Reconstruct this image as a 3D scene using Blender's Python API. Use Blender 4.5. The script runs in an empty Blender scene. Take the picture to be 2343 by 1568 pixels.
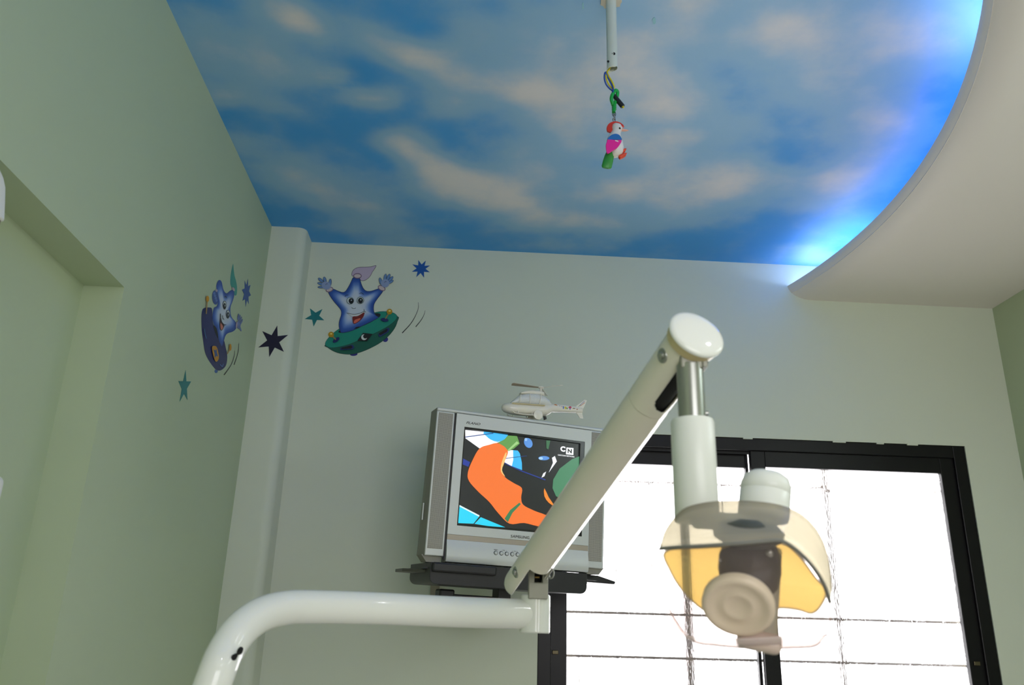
import bpy, bmesh, math, random
from math import sin, cos, pi, radians
from mathutils import Vector, Matrix
from mathutils.geometry import tessellate_polygon

random.seed(7)
scene = bpy.context.scene
COL = scene.collection
V = Vector

# ------------------------------------------------------------------ camera
FPX, IW, IH = 1890.46, 2343.0, 1568.0
YAW, PITCH, ROLL = 0.047168, 0.341875, 0.027121
CAM = V((0, 0, 1.25))
_f = V((sin(YAW) * cos(PITCH), cos(YAW) * cos(PITCH), sin(PITCH)))
_r = V((cos(YAW), -sin(YAW), 0))
_u = _r.cross(_f)
RIGHT = cos(ROLL) * _r + sin(ROLL) * _u
UP = -sin(ROLL) * _r + cos(ROLL) * _u
FWD = _f
cam_data = bpy.data.cameras.new('camera')
cam = bpy.data.objects.new('camera', cam_data)
COL.objects.link(cam)
cam.matrix_world = Matrix(((RIGHT.x, UP.x, -FWD.x, CAM.x), (RIGHT.y, UP.y, -FWD.y, CAM.y),
                           (RIGHT.z, UP.z, -FWD.z, CAM.z), (0, 0, 0, 1)))
cam_data.sensor_width = 36.0
cam_data.lens = FPX / IW * 36.0
cam_data.clip_start = 0.02
cam_data.dof.use_dof = True
cam_data.dof.focus_distance = 2.6
cam_data.dof.aperture_fstop = 7.0
scene.camera = cam

# ------------------------------------------------------------------ world, exposure
world = bpy.data.worlds.new('overcast_sky')
scene.world = world
world.use_nodes = True
bg = world.node_tree.nodes['Background']
bg.inputs[0].default_value = (1.0, 0.98, 1.0, 1)
bg.inputs[1].default_value = 5.9
vs = scene.view_settings
vs.view_transform = 'Standard'
vs.look = 'None'
vs.exposure = 0.0
vs.gamma = 1.0
vs.use_curve_mapping = False
scene.cycles.use_denoising = True
scene.cycles.use_adaptive_sampling = True
scene.cycles.adaptive_threshold = 0.04
scene.cycles.use_light_tree = False
scene.cycles.max_bounces = 8
scene.cycles.diffuse_bounces = 4
scene.cycles.transparent_max_bounces = 16
scene.cycles.sample_clamp_indirect = 6.0
scene.cycles.caustics_reflective = False
scene.cycles.caustics_refractive = False

COVE_STRENGTH = 10.0       # blue-white tubes behind the curved lip
DOWNLIGHT_STRENGTH = 75.0  # small recessed ceiling lamps over and behind the chair

TUBE_STRENGTH = 45.0      # fluorescent batten on the wall to the right of the chair

# room constants (metres, camera stands at x=0 y=0)
XL, XR, YB, YF = -0.8758, 2.2972, 3.3, -1.7
HC = 2.8512               # mural ceiling
HS = 2.6836               # soffit underside
HLIP = 2.748              # top of the cove lip
PILY, PILX = 3.1658, -0.7322
WX0, WX1, WZ0, WZ1 = 0.2829, 2.0681, 0.82, 2.0511

# portal that guides the daylight through the window opening
VX0, VX1, VZ0, VZ1 = .1, 2.0, 1.0, 2.35      # unseen window, added in the wall behind the chair to brighten the room
for nm, xa, xb, za, zb, yy, rx in (('window_portal', WX0, WX1, WZ0, WZ1, YB + .02, -90), ('added_window_portal', VX0, VX1, VZ0, VZ1, YF - .02, 90)):
    pl = bpy.data.lights.new(nm, 'AREA')
    pl.shape = 'RECTANGLE'
    pl.size, pl.size_y = xb - xa - .1, zb - za - .1
    pl.cycles.is_portal = True
    po = bpy.data.objects.new(nm, pl)
    COL.objects.link(po)
    po.location = ((xa + xb) / 2, yy, (za + zb) / 2)
    po.rotation_euler = (radians(rx), 0, 0)


# ------------------------------------------------------------------ projection helpers
def ray(u, v):
    return RIGHT * ((u - IW / 2) / FPX) - UP * ((v - IH / 2) / FPX) + FWD


def pd(u, v, d):
    """world point at forward distance d seen at photo position u, v"""
    return CAM + ray(u, v) * d


def on(u, v, axis, val):
    r = ray(u, v)
    return CAM + r * ((val - CAM[axis]) / r[axis])


# ------------------------------------------------------------------ materials
def s2l(c):
    return tuple(((x / 12.92) if x <= .04045 else ((x + .055) / 1.055) ** 2.4) for x in (k / 255.0 for k in c))


MATS = {}


def mat(name, rgb, rough=.5, metal=0.0, var=.05, scale=18.0, bump=0.0, bscale=120.0, spec=.5, coat=0.0, lin=False):
    if name in MATS:
        return MATS[name]
    m = bpy.data.materials.new(name)
    m.use_nodes = True
    nt = m.node_tree
    p = nt.nodes['Principled BSDF']
    c = rgb if lin else s2l(rgb)
    tc = nt.nodes.new('ShaderNodeTexCoord')
    nz = nt.nodes.new('ShaderNodeTexNoise')
    nz.inputs['Scale'].default_value = scale
    nz.inputs['Detail'].default_value = 4
    nt.links.new(tc.outputs['Object'], nz.inputs['Vector'])
    mx = nt.nodes.new('ShaderNodeMix')
    mx.data_type = 'RGBA'
    mx.inputs[6].default_value = tuple(x * (1 - var) for x in c) + (1,)
    mx.inputs[7].default_value = tuple(min(1, x * (1 + var)) for x in c) + (1,)
    nt.links.new(nz.outputs['Fac'], mx.inputs[0])
    nt.links.new(mx.outputs[2], p.inputs['Base Color'])
    p.inputs['Roughness'].default_value = rough
    p.inputs['Metallic'].default_value = metal
    p.inputs['Specular IOR Level'].default_value = spec
    p.inputs['Coat Weight'].default_value = coat
    if bump:
        n2 = nt.nodes.new('ShaderNodeTexNoise')
        n2.inputs['Scale'].default_value = bscale
        nt.links.new(tc.outputs['Object'], n2.inputs['Vector'])
        b = nt.nodes.new('ShaderNodeBump')
        b.inputs['Strength'].default_value = bump
        b.inputs['Distance'].default_value = .002
        nt.links.new(n2.outputs['Fac'], b.inputs['Height'])
        nt.links.new(b.outputs['Normal'], p.inputs['Normal'])
    MATS[name] = m
    return m


def emit(name, rgb, strength, lin=False):
    if name in MATS:
        return MATS[name]
    m = bpy.data.materials.new(name)
    m.use_nodes = True
    p = m.node_tree.nodes['Principled BSDF']
    c = rgb if lin else s2l(rgb)
    p.inputs['Base Color'].default_value = (.02, .02, .02, 1)
    p.inputs['Emission Color'].default_value = c + (1,)
    p.inputs['Emission Strength'].default_value = strength
    p.inputs['Roughness'].default_value = .25
    if name.startswith('screen_'):
        m.cycles.emission_sampling = 'NONE'
    MATS[name] = m
    return m


def shader_mix(name, build):
    if name in MATS:
        return MATS[name]
    m = bpy.data.materials.new(name)
    m.use_nodes = True
    nt = m.node_tree
    nt.nodes.clear()
    out = nt.nodes.new('ShaderNodeOutputMaterial')
    build(nt, out)
    MATS[name] = m
    return m


# ------------------------------------------------------------------ mesh helpers
MW = {}      # world matrix of every object made here


class MB:
    def __init__(self):
        self.v, self.f, self.c = [], [], None

    def add(self, vs_, fs_):
        n = len(self.v)
        self.v += [V(p) for p in vs_]
        self.f += [tuple(i + n for i in f) for f in fs_]
        return self

    def box(self, x0, x1, y0, y1, z0, z1):
        p = [(x0, y0, z0), (x1, y0, z0), (x1, y1, z0), (x0, y1, z0), (x0, y0, z1), (x1, y0, z1), (x1, y1, z1), (x0, y1, z1)]
        return self.add(p, [(3, 2, 1, 0), (4, 5, 6, 7), (0, 1, 5, 4), (1, 2, 6, 5), (2, 3, 7, 6), (3, 0, 4, 7)])

    def obox(self, c, ax, ay, az, hx, hy, hz):
        """box about c with unit axes and half sizes"""
        p = [c + ax * (sx * hx) + ay * (sy * hy) + az * (sz * hz) for sz in (-1, 1) for sx, sy in ((-1, -1), (1, -1), (1, 1), (-1, 1))]
        return self.add(p, [(3, 2, 1, 0), (4, 5, 6, 7), (0, 1, 5, 4), (1, 2, 6, 5), (2, 3, 7, 6), (3, 0, 4, 7)])

    def tube(self, pts, r, n=16, caps=True, up=None):
        pts = [V(p) for p in pts]
        rs = r if isinstance(r, (list, tuple)) else [r] * len(pts)
        t0 = (pts[1] - pts[0]).normalized()
        nrm = V((0, 0, 1)) if abs(t0.z) < .9 else V((1, 0, 0))
        nrm = (nrm - t0 * nrm.dot(t0)).normalized()
        vs_, fs_ = [], []
        for i, p in enumerate(pts):
            a, b = pts[max(0, i - 1)], pts[min(len(pts) - 1, i + 1)]
            t = (b - a).normalized()
            nrm = (nrm - t * nrm.dot(t)).normalized()
            bn = t.cross(nrm)
            for k in range(n):
                an = 2 * pi * k / n
                vs_.append(p + (nrm * cos(an) + bn * sin(an)) * rs[i])
        for i in range(len(pts) - 1):
            for k in range(n):
                a, b = i * n + k, i * n + (k + 1) % n
                fs_.append((a, b, b + n, a + n))
        if caps:
            fs_.append(tuple(range(n - 1, -1, -1)))
            fs_.append(tuple((len(pts) - 1) * n + k for k in range(n)))
        return self.add(vs_, fs_)

    def lathe(self, base, axis, prof, n=32, xdir=None):
        """prof: list of (radius, height along axis)"""
        axis = V(axis).normalized()
        x = xdir if xdir is not None else (V((1, 0, 0)) if abs(axis.x) < .8 else V((0, 1, 0)))
        x = (x - axis * x.dot(axis)).normalized()
        y = axis.cross(x)
        base = V(base)
        vs_, fs_ = [], []
        for r, h in prof:
            for k in range(n):
                a = 2 * pi * k / n
                vs_.append(base + axis * h + (x * cos(a) + y * sin(a)) * max(r, 1e-5))
        for i in range(len(prof) - 1):
            for k in range(n):
                a, b = i * n + k, i * n + (k + 1) % n
                fs_.append((a, b, b + n, a + n))
        fs_.append(tuple(range(n - 1, -1, -1)))
        fs_.append(tuple((len(prof) - 1) * n + k for k in range(n)))
        return self.add(vs_, fs_)

    def prism(self, poly, off):
        """poly: list of world points (planar), extruded by vector off"""
        poly = [V(p) for p in poly]
        n = len(poly)
        tris = tessellate_polygon([poly])
        vs_ = poly + [p + off for p in poly]
        fs_ = []
        for t in tris:
            fs_.append(tuple(t))
            fs_.append(tuple(i + n for i in reversed(t)))
        for i in range(n):
            j = (i + 1) % n
            fs_.append((i, j, j + n, i + n))
        return self.add(vs_, fs_)

    def grid(self, rows, closed=False):
        """rows: list of equal-length point lists"""
        n = len(rows[0])
        vs_ = [p for r in rows for p in r]
        fs_ = []
        for i in range(len(rows) - 1):
            for k in range(n if closed else n - 1):
                a, b = i * n + k, i * n + (k + 1) % n
                fs_.append((a, b, b + n, a + n))
        return self.add(vs_, fs_)

    def build(self, name, m, parent=None, smooth=40, bevel=0, bseg=2, solid=0, local=False, recalc=True):
        me = bpy.data.meshes.new(name)
        inv = MW[parent.name].inverted() if (parent is not None and not local) else None
        vs_ = [inv @ p for p in self.v] if inv is not None else self.v
        me.from_pydata([tuple(p) for p in vs_], [], self.f)
        if recalc:
            bm = bmesh.new()
            bm.from_mesh(me)
            bmesh.ops.remove_doubles(bm, verts=bm.verts, dist=1e-6)
            bmesh.ops.recalc_face_normals(bm, faces=bm.faces)
            bm.to_mesh(me)
            bm.free()
        if smooth:
            for p in me.polygons:
                p.use_smooth = True
            me.set_sharp_from_angle(angle=radians(smooth))
        me.update()
        o = bpy.data.objects.new(name, me)
        COL.objects.link(o)
        MW[o.name] = MW[parent.name].copy() if parent is not None else Matrix.Identity(4)
        if m:
            me.materials.append(m)
        if parent is not None:
            o.parent = parent
        if solid:
            md = o.modifiers.new('thickness', 'SOLIDIFY')
            md.thickness = solid
            md.offset = 0
        if bevel:
            md = o.modifiers.new('edge', 'BEVEL')
            md.width = bevel
            md.segments = bseg
            md.limit_method = 'ANGLE'
            md.angle_limit = radians(40)
        return o


def empty(name, loc=(0, 0, 0), mtx=None):
    o = bpy.data.objects.new(name, None)
    o.empty_display_size = .05
    COL.objects.link(o)
    if mtx is not None:
        o.matrix_world = mtx
    else:
        o.location = loc
        o.matrix_world = Matrix.Translation(V(loc))
    MW[o.name] = Matrix(mtx) if mtx is not None else Matrix.Translation(V(loc))
    return o


def tag(o, label, cat, group=None):
    o['label'] = label
    o['category'] = cat
    if group:
        o['group'] = group
    return o


def struct(o):
    o['kind'] = 'structure'
    return o


def smooth_closed(pts, n=5):
    out = []
    N = len(pts)
    for i in range(N):
        p0, p1, p2, p3 = (V(pts[(i + k) % N]) for k in (-1, 0, 1, 2))
        for s in range(n):
            t = s / n
            out.append(.5 * ((2 * p1) + (p2 - p0) * t + (2 * p0 - 5 * p1 + 4 * p2 - p3) * t * t + (3 * p1 - p0 - 3 * p2 + p3) * t ** 3))
    return out


def smooth_open(pts, n=8):
    pts = [V(p) for p in pts]
    q = [pts[0] * 2 - pts[1]] + pts + [pts[-1] * 2 - pts[-2]]
    out = []
    for i in range(len(pts) - 1):
        p0, p1, p2, p3 = q[i:i + 4]
        for s in range(n):
            t = s / n
            out.append(.5 * ((2 * p1) + (p2 - p0) * t + (2 * p0 - 5 * p1 + 4 * p2 - p3) * t * t + (3 * p1 - p0 - 3 * p2 + p3) * t ** 3))
    out.append(pts[-1])
    return out


def text_part(name, body, size, m, parent, origin, xdir, ydir, depth=.0006, shear=0.0, spacing=1.0, sx=1.0, bold=.02):
    """lettering, centred on origin, reading along xdir with ydir up; world space"""
    cu = bpy.data.curves.new(name, 'FONT')
    cu.body = body
    cu.size = size
    cu.align_x = 'CENTER'
    cu.align_y = 'CENTER'
    cu.extrude = depth
    cu.shear = shear
    cu.offset = size * bold
    cu.space_character = spacing
    cu.resolution_u = 4
    tmp = bpy.data.objects.new(name + '_tmp', cu)
    COL.objects.link(tmp)
    dg = bpy.context.evaluated_depsgraph_get()
    me = bpy.data.meshes.new_from_object(tmp.evaluated_get(dg))
    bpy.data.objects.remove(tmp)
    xd, yd = xdir.normalized(), ydir.normalized()
    zd = xd.cross(yd)
    mb = MB()
    mb.add([origin + xd * (p.co.x * sx) + yd * p.co.y + zd * p.co.z for p in me.vertices], [tuple(p.vertices) for p in me.polygons])
    bpy.data.meshes.remove(me)
    return mb.build(name, m, parent, smooth=0, recalc=False)


# ------------------------------------------------------------------ paints
GREENP = mat('darkened_green_wall_paint', (184, 198, 166), .62, var=.025, scale=2.5, bump=.12, bscale=60)  # greener paint, its tone also lowered to stand in for dim light at left
PAINT = mat('off_white_wall_paint', (215, 221, 203), .62, var=.025, scale=2.5, bump=.12, bscale=60)
PAINT2 = mat('off_white_soffit_paint', (236, 229, 222), .6, var=.02, scale=2.0)
FLOORM = mat('pale_vitrified_floor', (226, 216, 212), .35, var=.08, scale=4)

# ------------------------------------------------------------------ room shell
mb = MB().box(XL - .3, XR + .3, YF - .2, YB + .2, -.1, 0)
struct(mb.build('floor', FLOORM, smooth=0))

RY0, RY1, RZ, RX = 0.55, 1.9397, 2.0425, -0.975     # recess in the side wall
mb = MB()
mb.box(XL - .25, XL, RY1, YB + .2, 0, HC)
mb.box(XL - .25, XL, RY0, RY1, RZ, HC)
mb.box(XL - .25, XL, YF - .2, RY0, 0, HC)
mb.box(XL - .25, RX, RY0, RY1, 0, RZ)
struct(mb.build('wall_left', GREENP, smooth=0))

rad = .035
prof = [(XL - .02, YB + .02), (XL - .02, PILY), (PILX - rad, PILY)]
for k in range(1, 7):
    a = -pi / 2 + k / 6 * pi / 2
    prof.append((PILX - rad + rad * cos(a), PILY + rad + rad * sin(a)))
prof.append((PILX, YB + .02))
mb = MB().prism([V((x, y, 0)) for x, y in prof], V((0, 0, HC)))
struct(mb.build('wall_pillar', PAINT, smooth=30))

mb = MB()
mb.box(XL, WX0, YB, YB + .2, 0, HC)
mb.box(WX1, XR + .2, YB, YB + .2, 0, HC)
mb.box(WX0, WX1, YB, YB + .2, WZ1, HC)
mb.box(WX0, WX1, YB, YB + .2, 0, WZ0)
struct(mb.build('wall_back', PAINT, smooth=0))
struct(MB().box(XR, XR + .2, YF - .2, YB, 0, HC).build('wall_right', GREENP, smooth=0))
mb = MB()
mb.box(XL, VX0, YF - .2, YF, 0, HC)
mb.box(VX1, XR, YF - .2, YF, 0, HC)
mb.box(VX0, VX1, YF - .2, YF, VZ1, HC)
mb.box(VX0, VX1, YF - .2, YF, 0, VZ0)
struct(mb.build('wall_front', PAINT, smooth=0))

# mural ceiling: blue sky with soft clouds painted on it
CLOUDS = [(-0.55,1.87,0.069,0.053,-2.39,0.6),(-0.51,1.92,0.048,0.029,-2.46,0.75),(-0.75,2.05,0.153,0.1,2.74,0.5),(-0.63,2.13,0.088,0.066,-2.8,0.4),(-0.47,2.14,0.041,0.021,2.97,0.5),(-0.38,2.24,0.064,0.034,2.97,0.7),(-0.83,2.27,0.059,0.035,2.83,0.5),(-0.69,2.3,0.067,0.035,-2.96,0.3),(-0.33,1.95,0.08,0.052,0.91,0.4),(-0.26,2.01,0.058,0.038,-2.57,0.45),(-0.19,2.02,0.065,0.039,2.98,0.75),(-0.04,1.93,0.077,0.071,2.46,0.4),(0.06,2.13,0.096,0.055,-2.9,0.9),(0.14,2.17,0.07,0.039,-2.88,0.7),(-0.12,2.12,0.068,0.052,2.89,0.55),(-0.11,2.25,0.057,0.05,2.69,0.5),(-0.29,2.47,0.069,0.047,2.89,0.7),(-0.23,2.6,0.095,0.048,1.14,0.65),(-0.16,2.66,0.097,0.055,0.93,0.85),(-0.1,2.77,0.096,0.081,-2.45,0.7),(0.03,2.76,0.133,0.091,2.98,0.85),(0.11,2.83,0.107,0.071,-2.72,0.7),(-0.69,2.72,0.11,0.066,2.87,0.6),(-0.63,2.86,0.09,0.063,-2.86,0.6),(-0.46,2.94,0.113,0.1,-2.57,0.55),(-0.49,3.14,0.113,0.062,2.94,0.35),(-0.29,3.25,0.115,0.05,3.0,0.35),(0.34,2.97,0.141,0.082,3.04,0.65),(0.18,2.97,0.106,0.081,2.99,0.4),(0.44,2.72,0.099,0.083,-3.1,0.6),(0.18,2.55,0.129,0.109,1.52,0.45),(0.32,2.26,0.145,0.139,-2.36,0.75),(0.33,1.98,0.119,0.111,-2.37,0.65),(0.21,1.8,0.071,0.05,3.09,0.35),(0.16,1.97,0.076,0.076,0.96,0.3),(0.84,1.86,0.069,0.05,0.85,0.85),(0.84,1.78,0.115,0.085,-2.73,0.45),(0.51,1.75,0.072,0.059,-2.81,0.6),(0.7,1.88,0.094,0.075,-2.59,0.45),(1.05,1.95,0.135,0.096,-2.68,0.5),(1.17,1.86,0.106,0.068,-2.87,0.6),(1.11,1.73,0.099,0.061,-2.91,0.6),(0.6,2.13,0.095,0.061,-3.12,0.55),(0.55,2.21,0.084,0.046,3.11,0.6),(0.66,2.37,0.054,0.041,-3.01,0.8),(0.78,2.31,0.121,0.096,-2.81,0.4),(1.28,2.28,0.113,0.072,-2.95,0.65),(0.63,2.48,0.077,0.055,-3.09,0.5),(0.87,2.5,0.108,0.062,-3.14,0.35),(1.35,2.51,0.122,0.077,2.11,0.6),(1.04,2.6,0.19,0.061,3.07,0.6),(1.32,2.65,0.118,0.08,1.97,0.55),(0.81,2.68,0.164,0.107,-3.11,0.6),(0.87,2.74,0.101,0.072,-3.05,0.5),(0.61,2.75,0.1,0.079,-3.07,0.5),(0.58,3.01,0.107,0.061,3.07,0.5),(1.26,2.15,0.117,0.077,-2.87,0.55),(0.98,2.06,0.096,0.07,-2.4,0.35),(0.46,1.95,0.098,0.085,0.94,0.55),(0.5,2.42,0.082,0.073,0.98,0.45),(0.82,2.92,0.106,0.073,-3.1,0.3),(1.45,3.22,0.117,0.077,-3.01,0.35),(1.3,1.84,0.086,0.051,-2.39,0.5),(0.4,3.2,0.113,0.042,3.04,0.25),(-0.84,2.54,0.095,0.067,2.28,0.35),(-0.8,1.95,0.07,0.048,2.57,0.2)]
CLOUDS += [(-.5, 1.5, .2, .08, .3, .7), (.1, 1.55, .22, .1, -.3, .8), (.6, 1.5, .2, .12, .2, .6), (1.0, 1.3, .15, .08, 0, .7), (.4, 1.1, .25, .1, .4, .7),
           (-.3, 1.05, .2, .1, -.2, .8), (-.65, .8, .2, .08, 0, .7), (.2, .7, .2, .08, .3, .7), (.8, .95, .2, .08, .5, .6)]
NX, NY = 170, 170
x0, x1, y0, y1 = XL - .05, XR + .05, YF - .05, YB + .05
vsx, fs = [], []
for j in range(NY + 1):
    for i in range(NX + 1):
        vsx.append((x0 + (x1 - x0) * i / NX, y0 + (y1 - y0) * j / NY, HC))
for j in range(NY):
    for i in range(NX):
        a = j * (NX + 1) + i
        fs.append((a, a + NX + 1, a + NX + 2, a + 1))
me = bpy.data.meshes.new('ceiling')
me.from_pydata(vsx, [], fs)
att = me.attributes.new('cloud', 'FLOAT', 'POINT')
pre = [(x, y, cos(an), sin(an), 1 / (a * a * 1.6), 1 / (b * b * 1.7), w) for x, y, a, b, an, w in CLOUDS]
for i, (px, py, _) in enumerate(vsx):
    d = 0.0
    for x, y, ca, sa, ia, ib, w in pre:
        dx, dy = px - x, py - y
        e = (dx * ca + dy * sa) ** 2 * ia + (dy * ca - dx * sa) ** 2 * ib
        if e < 9:
            d += w * math.exp(-.75 * e)
    att.data[i].value = 1 - math.exp(-d * 1.15)
ceil = bpy.data.objects.new('ceiling', me)
COL.objects.link(ceil)
MW[ceil.name] = Matrix.Identity(4)
struct(ceil)
m = bpy.data.materials.new('sky_mural_paint')
m.use_nodes = True
nt = m.node_tree
p = nt.nodes['Principled BSDF']
p.inputs['Roughness'].default_value = .5
at = nt.nodes.new('ShaderNodeAttribute')
at.attribute_name = 'cloud'
tc = nt.nodes.new('ShaderNodeTexCoord')
nz = nt.nodes.new('ShaderNodeTexNoise')
nz.inputs['Scale'].default_value = 6.0
nz.inputs['Detail'].default_value = 5
nt.links.new(tc.outputs['Object'], nz.inputs['Vector'])
ma = nt.nodes.new('ShaderNodeMath')
ma.operation = 'MULTIPLY_ADD'
ma.inputs[1].default_value = .62
ma.inputs[2].default_value = -.26
nt.links.new(nz.outputs['Fac'], ma.inputs[0])
ad = nt.nodes.new('ShaderNodeMath')
ad.operation = 'ADD'
nt.links.new(at.outputs['Fac'], ad.inputs[0])
nt.links.new(ma.outputs[0], ad.inputs[1])
cr = nt.nodes.new('ShaderNodeValToRGB')
cr.color_ramp.interpolation = 'EASE'
e = cr.color_ramp.elements
e[0].position, e[0].color = 0.0, s2l((66, 160, 236)) + (1,)
e[1].position, e[1].color = .95, s2l((230, 228, 234)) + (1,)
e2 = e.new(.45)
e2.color = s2l((146, 192, 232)) + (1,)
nt.links.new(ad.outputs[0], cr.inputs['Fac'])
nt.links.new(cr.outputs['Color'], p.inputs['Base Color'])
me.materials.append(m)
struct(MB().box(XL - .2, XR + .2, YF - .2, YB + .2, HC + .01, HC + .1).build('ceiling_slab', PAINT2, smooth=0))

# curved soffit with a rounded lip and a lit cove behind it
CX, CY, CR = -0.963, 2.648, 2.4258
a_end = math.asin((YB - CY) / CR)
a_start = -math.acos((XL - CX) / CR)
NA = 96


def arc(r, k):
    a = a_end + (a_start - a_end) * k / NA
    return CX + r * cos(a), CY + r * sin(a)


LIPW = .105
prof = [(.20, HC), (.20, HLIP - .035), (.014, HLIP - .035), (.012, HLIP), (0, HLIP)]
for k in range(1, 9):
    t = k / 8 * pi / 2
    prof.append((LIPW * (1 - cos(t)), HS + (HLIP - HS) * (1 - sin(t))))
rows = []
for off, z in prof:
    row = []
    for k in range(NA + 1):
        x, y = arc(CR + off, k)
        if k == 0:
            y = YB
            x = CX + math.sqrt((CR + off) ** 2 - (YB - CY) ** 2)
        if k == NA:
            x = XL
            y = CY - math.sqrt((CR + off) ** 2 - (XL - CX) ** 2)
        row.append(V((x, y, z)))
    rows.append(row)
mb = MB().grid(rows)
flat = rows[-1] + [V((XL, YF, HS)), V((XR, YF, HS)), V((XR, YB, HS))]
tri = tessellate_polygon([flat])
mb.add(flat, [tuple(t) for t in tri])
sof = struct(mb.build('ceiling_soffit', PAINT2, smooth=50))

# tubes lying in the cove
bluem = emit('blue_cove_tube_glass', (92, 150, 255), COVE_STRENGTH)
whitem = emit('cool_white_cove_tube_glass', (176, 200, 255), COVE_STRENGTH * 2.2)
capm = mat('white_tube_cap', (225, 225, 225), .4)
ntube = 9
for i in range(ntube):
    k0, k1 = (i + .05) / ntube * NA, (i + .95) / ntube * NA
    pa = arc(CR + .11, k0)
    t = empty('cove_tube_lamp', (pa[0], pa[1], HLIP - .035))
    if i in (0, 3):
        tag(t, ('cool white tube lamp in the ceiling cove against the back wall', 'cool white tube lamp in the ceiling cove between blue ones')[i // 3], 'lamp', 'tube lamps hidden in the curved cove')
    else:
        tag(t, 'slim blue tube lamp lying hidden in the ceiling cove', 'lamp', 'tube lamps hidden in the curved cove')
    pts = [V((*arc(CR + .085, k0 + (k1 - k0) * s / 6), HLIP - .012)) for s in range(7)]
    MB().tube(pts, .011, 10).build('tube', whitem if i in (0, 3) else bluem, t)
    for a, b in ((pts[0], pts[1]), (pts[-1], pts[-2])):
        d = (a - b).normalized()
        MB().tube([a, a + d * .014], .0125, 10).build('end_cap', capm, t)

# fluorescent batten on the side wall, beside the chair
bt = empty('tube_light_batten', (XR, .95, 2.3))
tag(bt, 'white fluorescent tube batten on the side wall by the window', 'lamp')
battm = mat('white_batten_enamel', (232, 232, 228), .4)
MB().box(XR - .035, XR, .36, 1.56, 2.275, 2.325).build('batten_body', battm, bt, 0, bevel=.004)
MB().tube([V((XR - .062, .40, 2.3)), V((XR - .062, 1.52, 2.3))], .0135, 14).build('tube', emit('fluorescent_tube_glass', (236, 246, 255), TUBE_STRENGTH), bt, 60)
for y in (.385, 1.535):
    MB().box(XR - .08, XR - .03, y - .014, y + .014, 2.278, 2.322).build('lamp_holder', battm, bt, 0, bevel=.004)

# recessed downlights in the soffit
lensm = emit('downlight_lens', (246, 248, 255), DOWNLIGHT_STRENGTH)
ringm = mat('white_downlight_trim', (235, 235, 232), .35)
for x, y, lab in ((.35, -.15, 'round recessed ceiling downlight over the chair'), (1.38, .46, 'round recessed ceiling downlight by the side wall'),
                  (-.45, -.75, 'round recessed ceiling downlight by the recess wall'), (1.2, -1.0, 'round recessed ceiling downlight near the rear wall')):
    t = empty('recessed_downlight', (x, y, HS))
    tag(t, lab, 'downlight', 'downlights in the soffit')
    MB().lathe((x, y, HS), (0, 0, -1), [(.075, 0), (.075, .004), (.066, .009), (.058, .004), (.056, .0005)], 32).build('trim_ring', ringm, t)
    MB().lathe((x, y, HS), (0, 0, -1), [(.055, .0), (.055, .002), (.03, .0035)], 32).build('lens', lensm, t)

# ------------------------------------------------------------------ window
BLACK = mat('black_powder_coated_aluminium', (12, 11, 13), .36, var=.15, scale=30, spec=.25)


def build_pane(nt, out):
    tr = nt.nodes.new('ShaderNodeBsdfTransparent')
    tr.inputs[0].default_value = (.97, .97, .97, 1)
    gl = nt.nodes.new('ShaderNodeBsdfRefraction')
    gl.inputs['IOR'].default_value = 1.25
    gl.inputs['Roughness'].default_value = .16
    tc = nt.nodes.new('ShaderNodeTexCoord')
    mp = nt.nodes.new('ShaderNodeMapping')
    mp.inputs['Scale'].default_value = (150, 1, 40)
    nz = nt.nodes.new('ShaderNodeTexNoise')
    nz.inputs['Scale'].default_value = 1.0
    nz.inputs['Detail'].default_value = 3
    bp = nt.nodes.new('ShaderNodeBump')
    bp.inputs['Strength'].default_value = 1.0
    bp.inputs['Distance'].default_value = .004
    nt.links.new(tc.outputs['Object'], mp.inputs['Vector'])
    nt.links.new(mp.outputs[0], nz.inputs['Vector'])
    nt.links.new(nz.outputs['Fac'], bp.inputs['Height'])
    nt.links.new(bp.outputs['Normal'], gl.inputs['Normal'])
    a = nt.nodes.new('ShaderNodeMixShader')
    a.inputs[0].default_value = .38
    nt.links.new(tr.outputs[0], a.inputs[1])
    nt.links.new(gl.outputs[0], a.inputs[2])
    nt.links.new(a.outputs[0], out.inputs['Surface'])


PANE = shader_mix('reeded_window_glass', build_pane)
win = struct(empty('window_1', (WX0, YB, WZ0)))
FW = .052
FY0, FY1 = YB + .004, YB + .085
mb = MB().box(WX0, WX0 + FW, FY0, FY1, WZ0, WZ1)
mb.build('frame_jamb', BLACK, win, 0, bevel=.003)
MB().box(WX1 - FW, WX1, FY0, FY1, WZ0, WZ1).build('frame_jamb', BLACK, win, 0, bevel=.003)
MB().box(WX0 + FW, WX1 - FW, FY0, FY1, WZ1 - FW, WZ1).build('frame_head', BLACK, win, 0, bevel=.003)
MB().box(WX0 + FW, WX1 - FW, FY0, FY1, WZ0, WZ0 + FW).build('frame_sill', BLACK, win, 0, bevel=.003)
for x in (WX0 + FW, ):
    MB().box(WX0 + FW, WX1 - FW, FY0 + .022, FY0 + .03, WZ1 - FW - .012, WZ1 - FW).build('track_rail', BLACK, win, 0)


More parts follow.
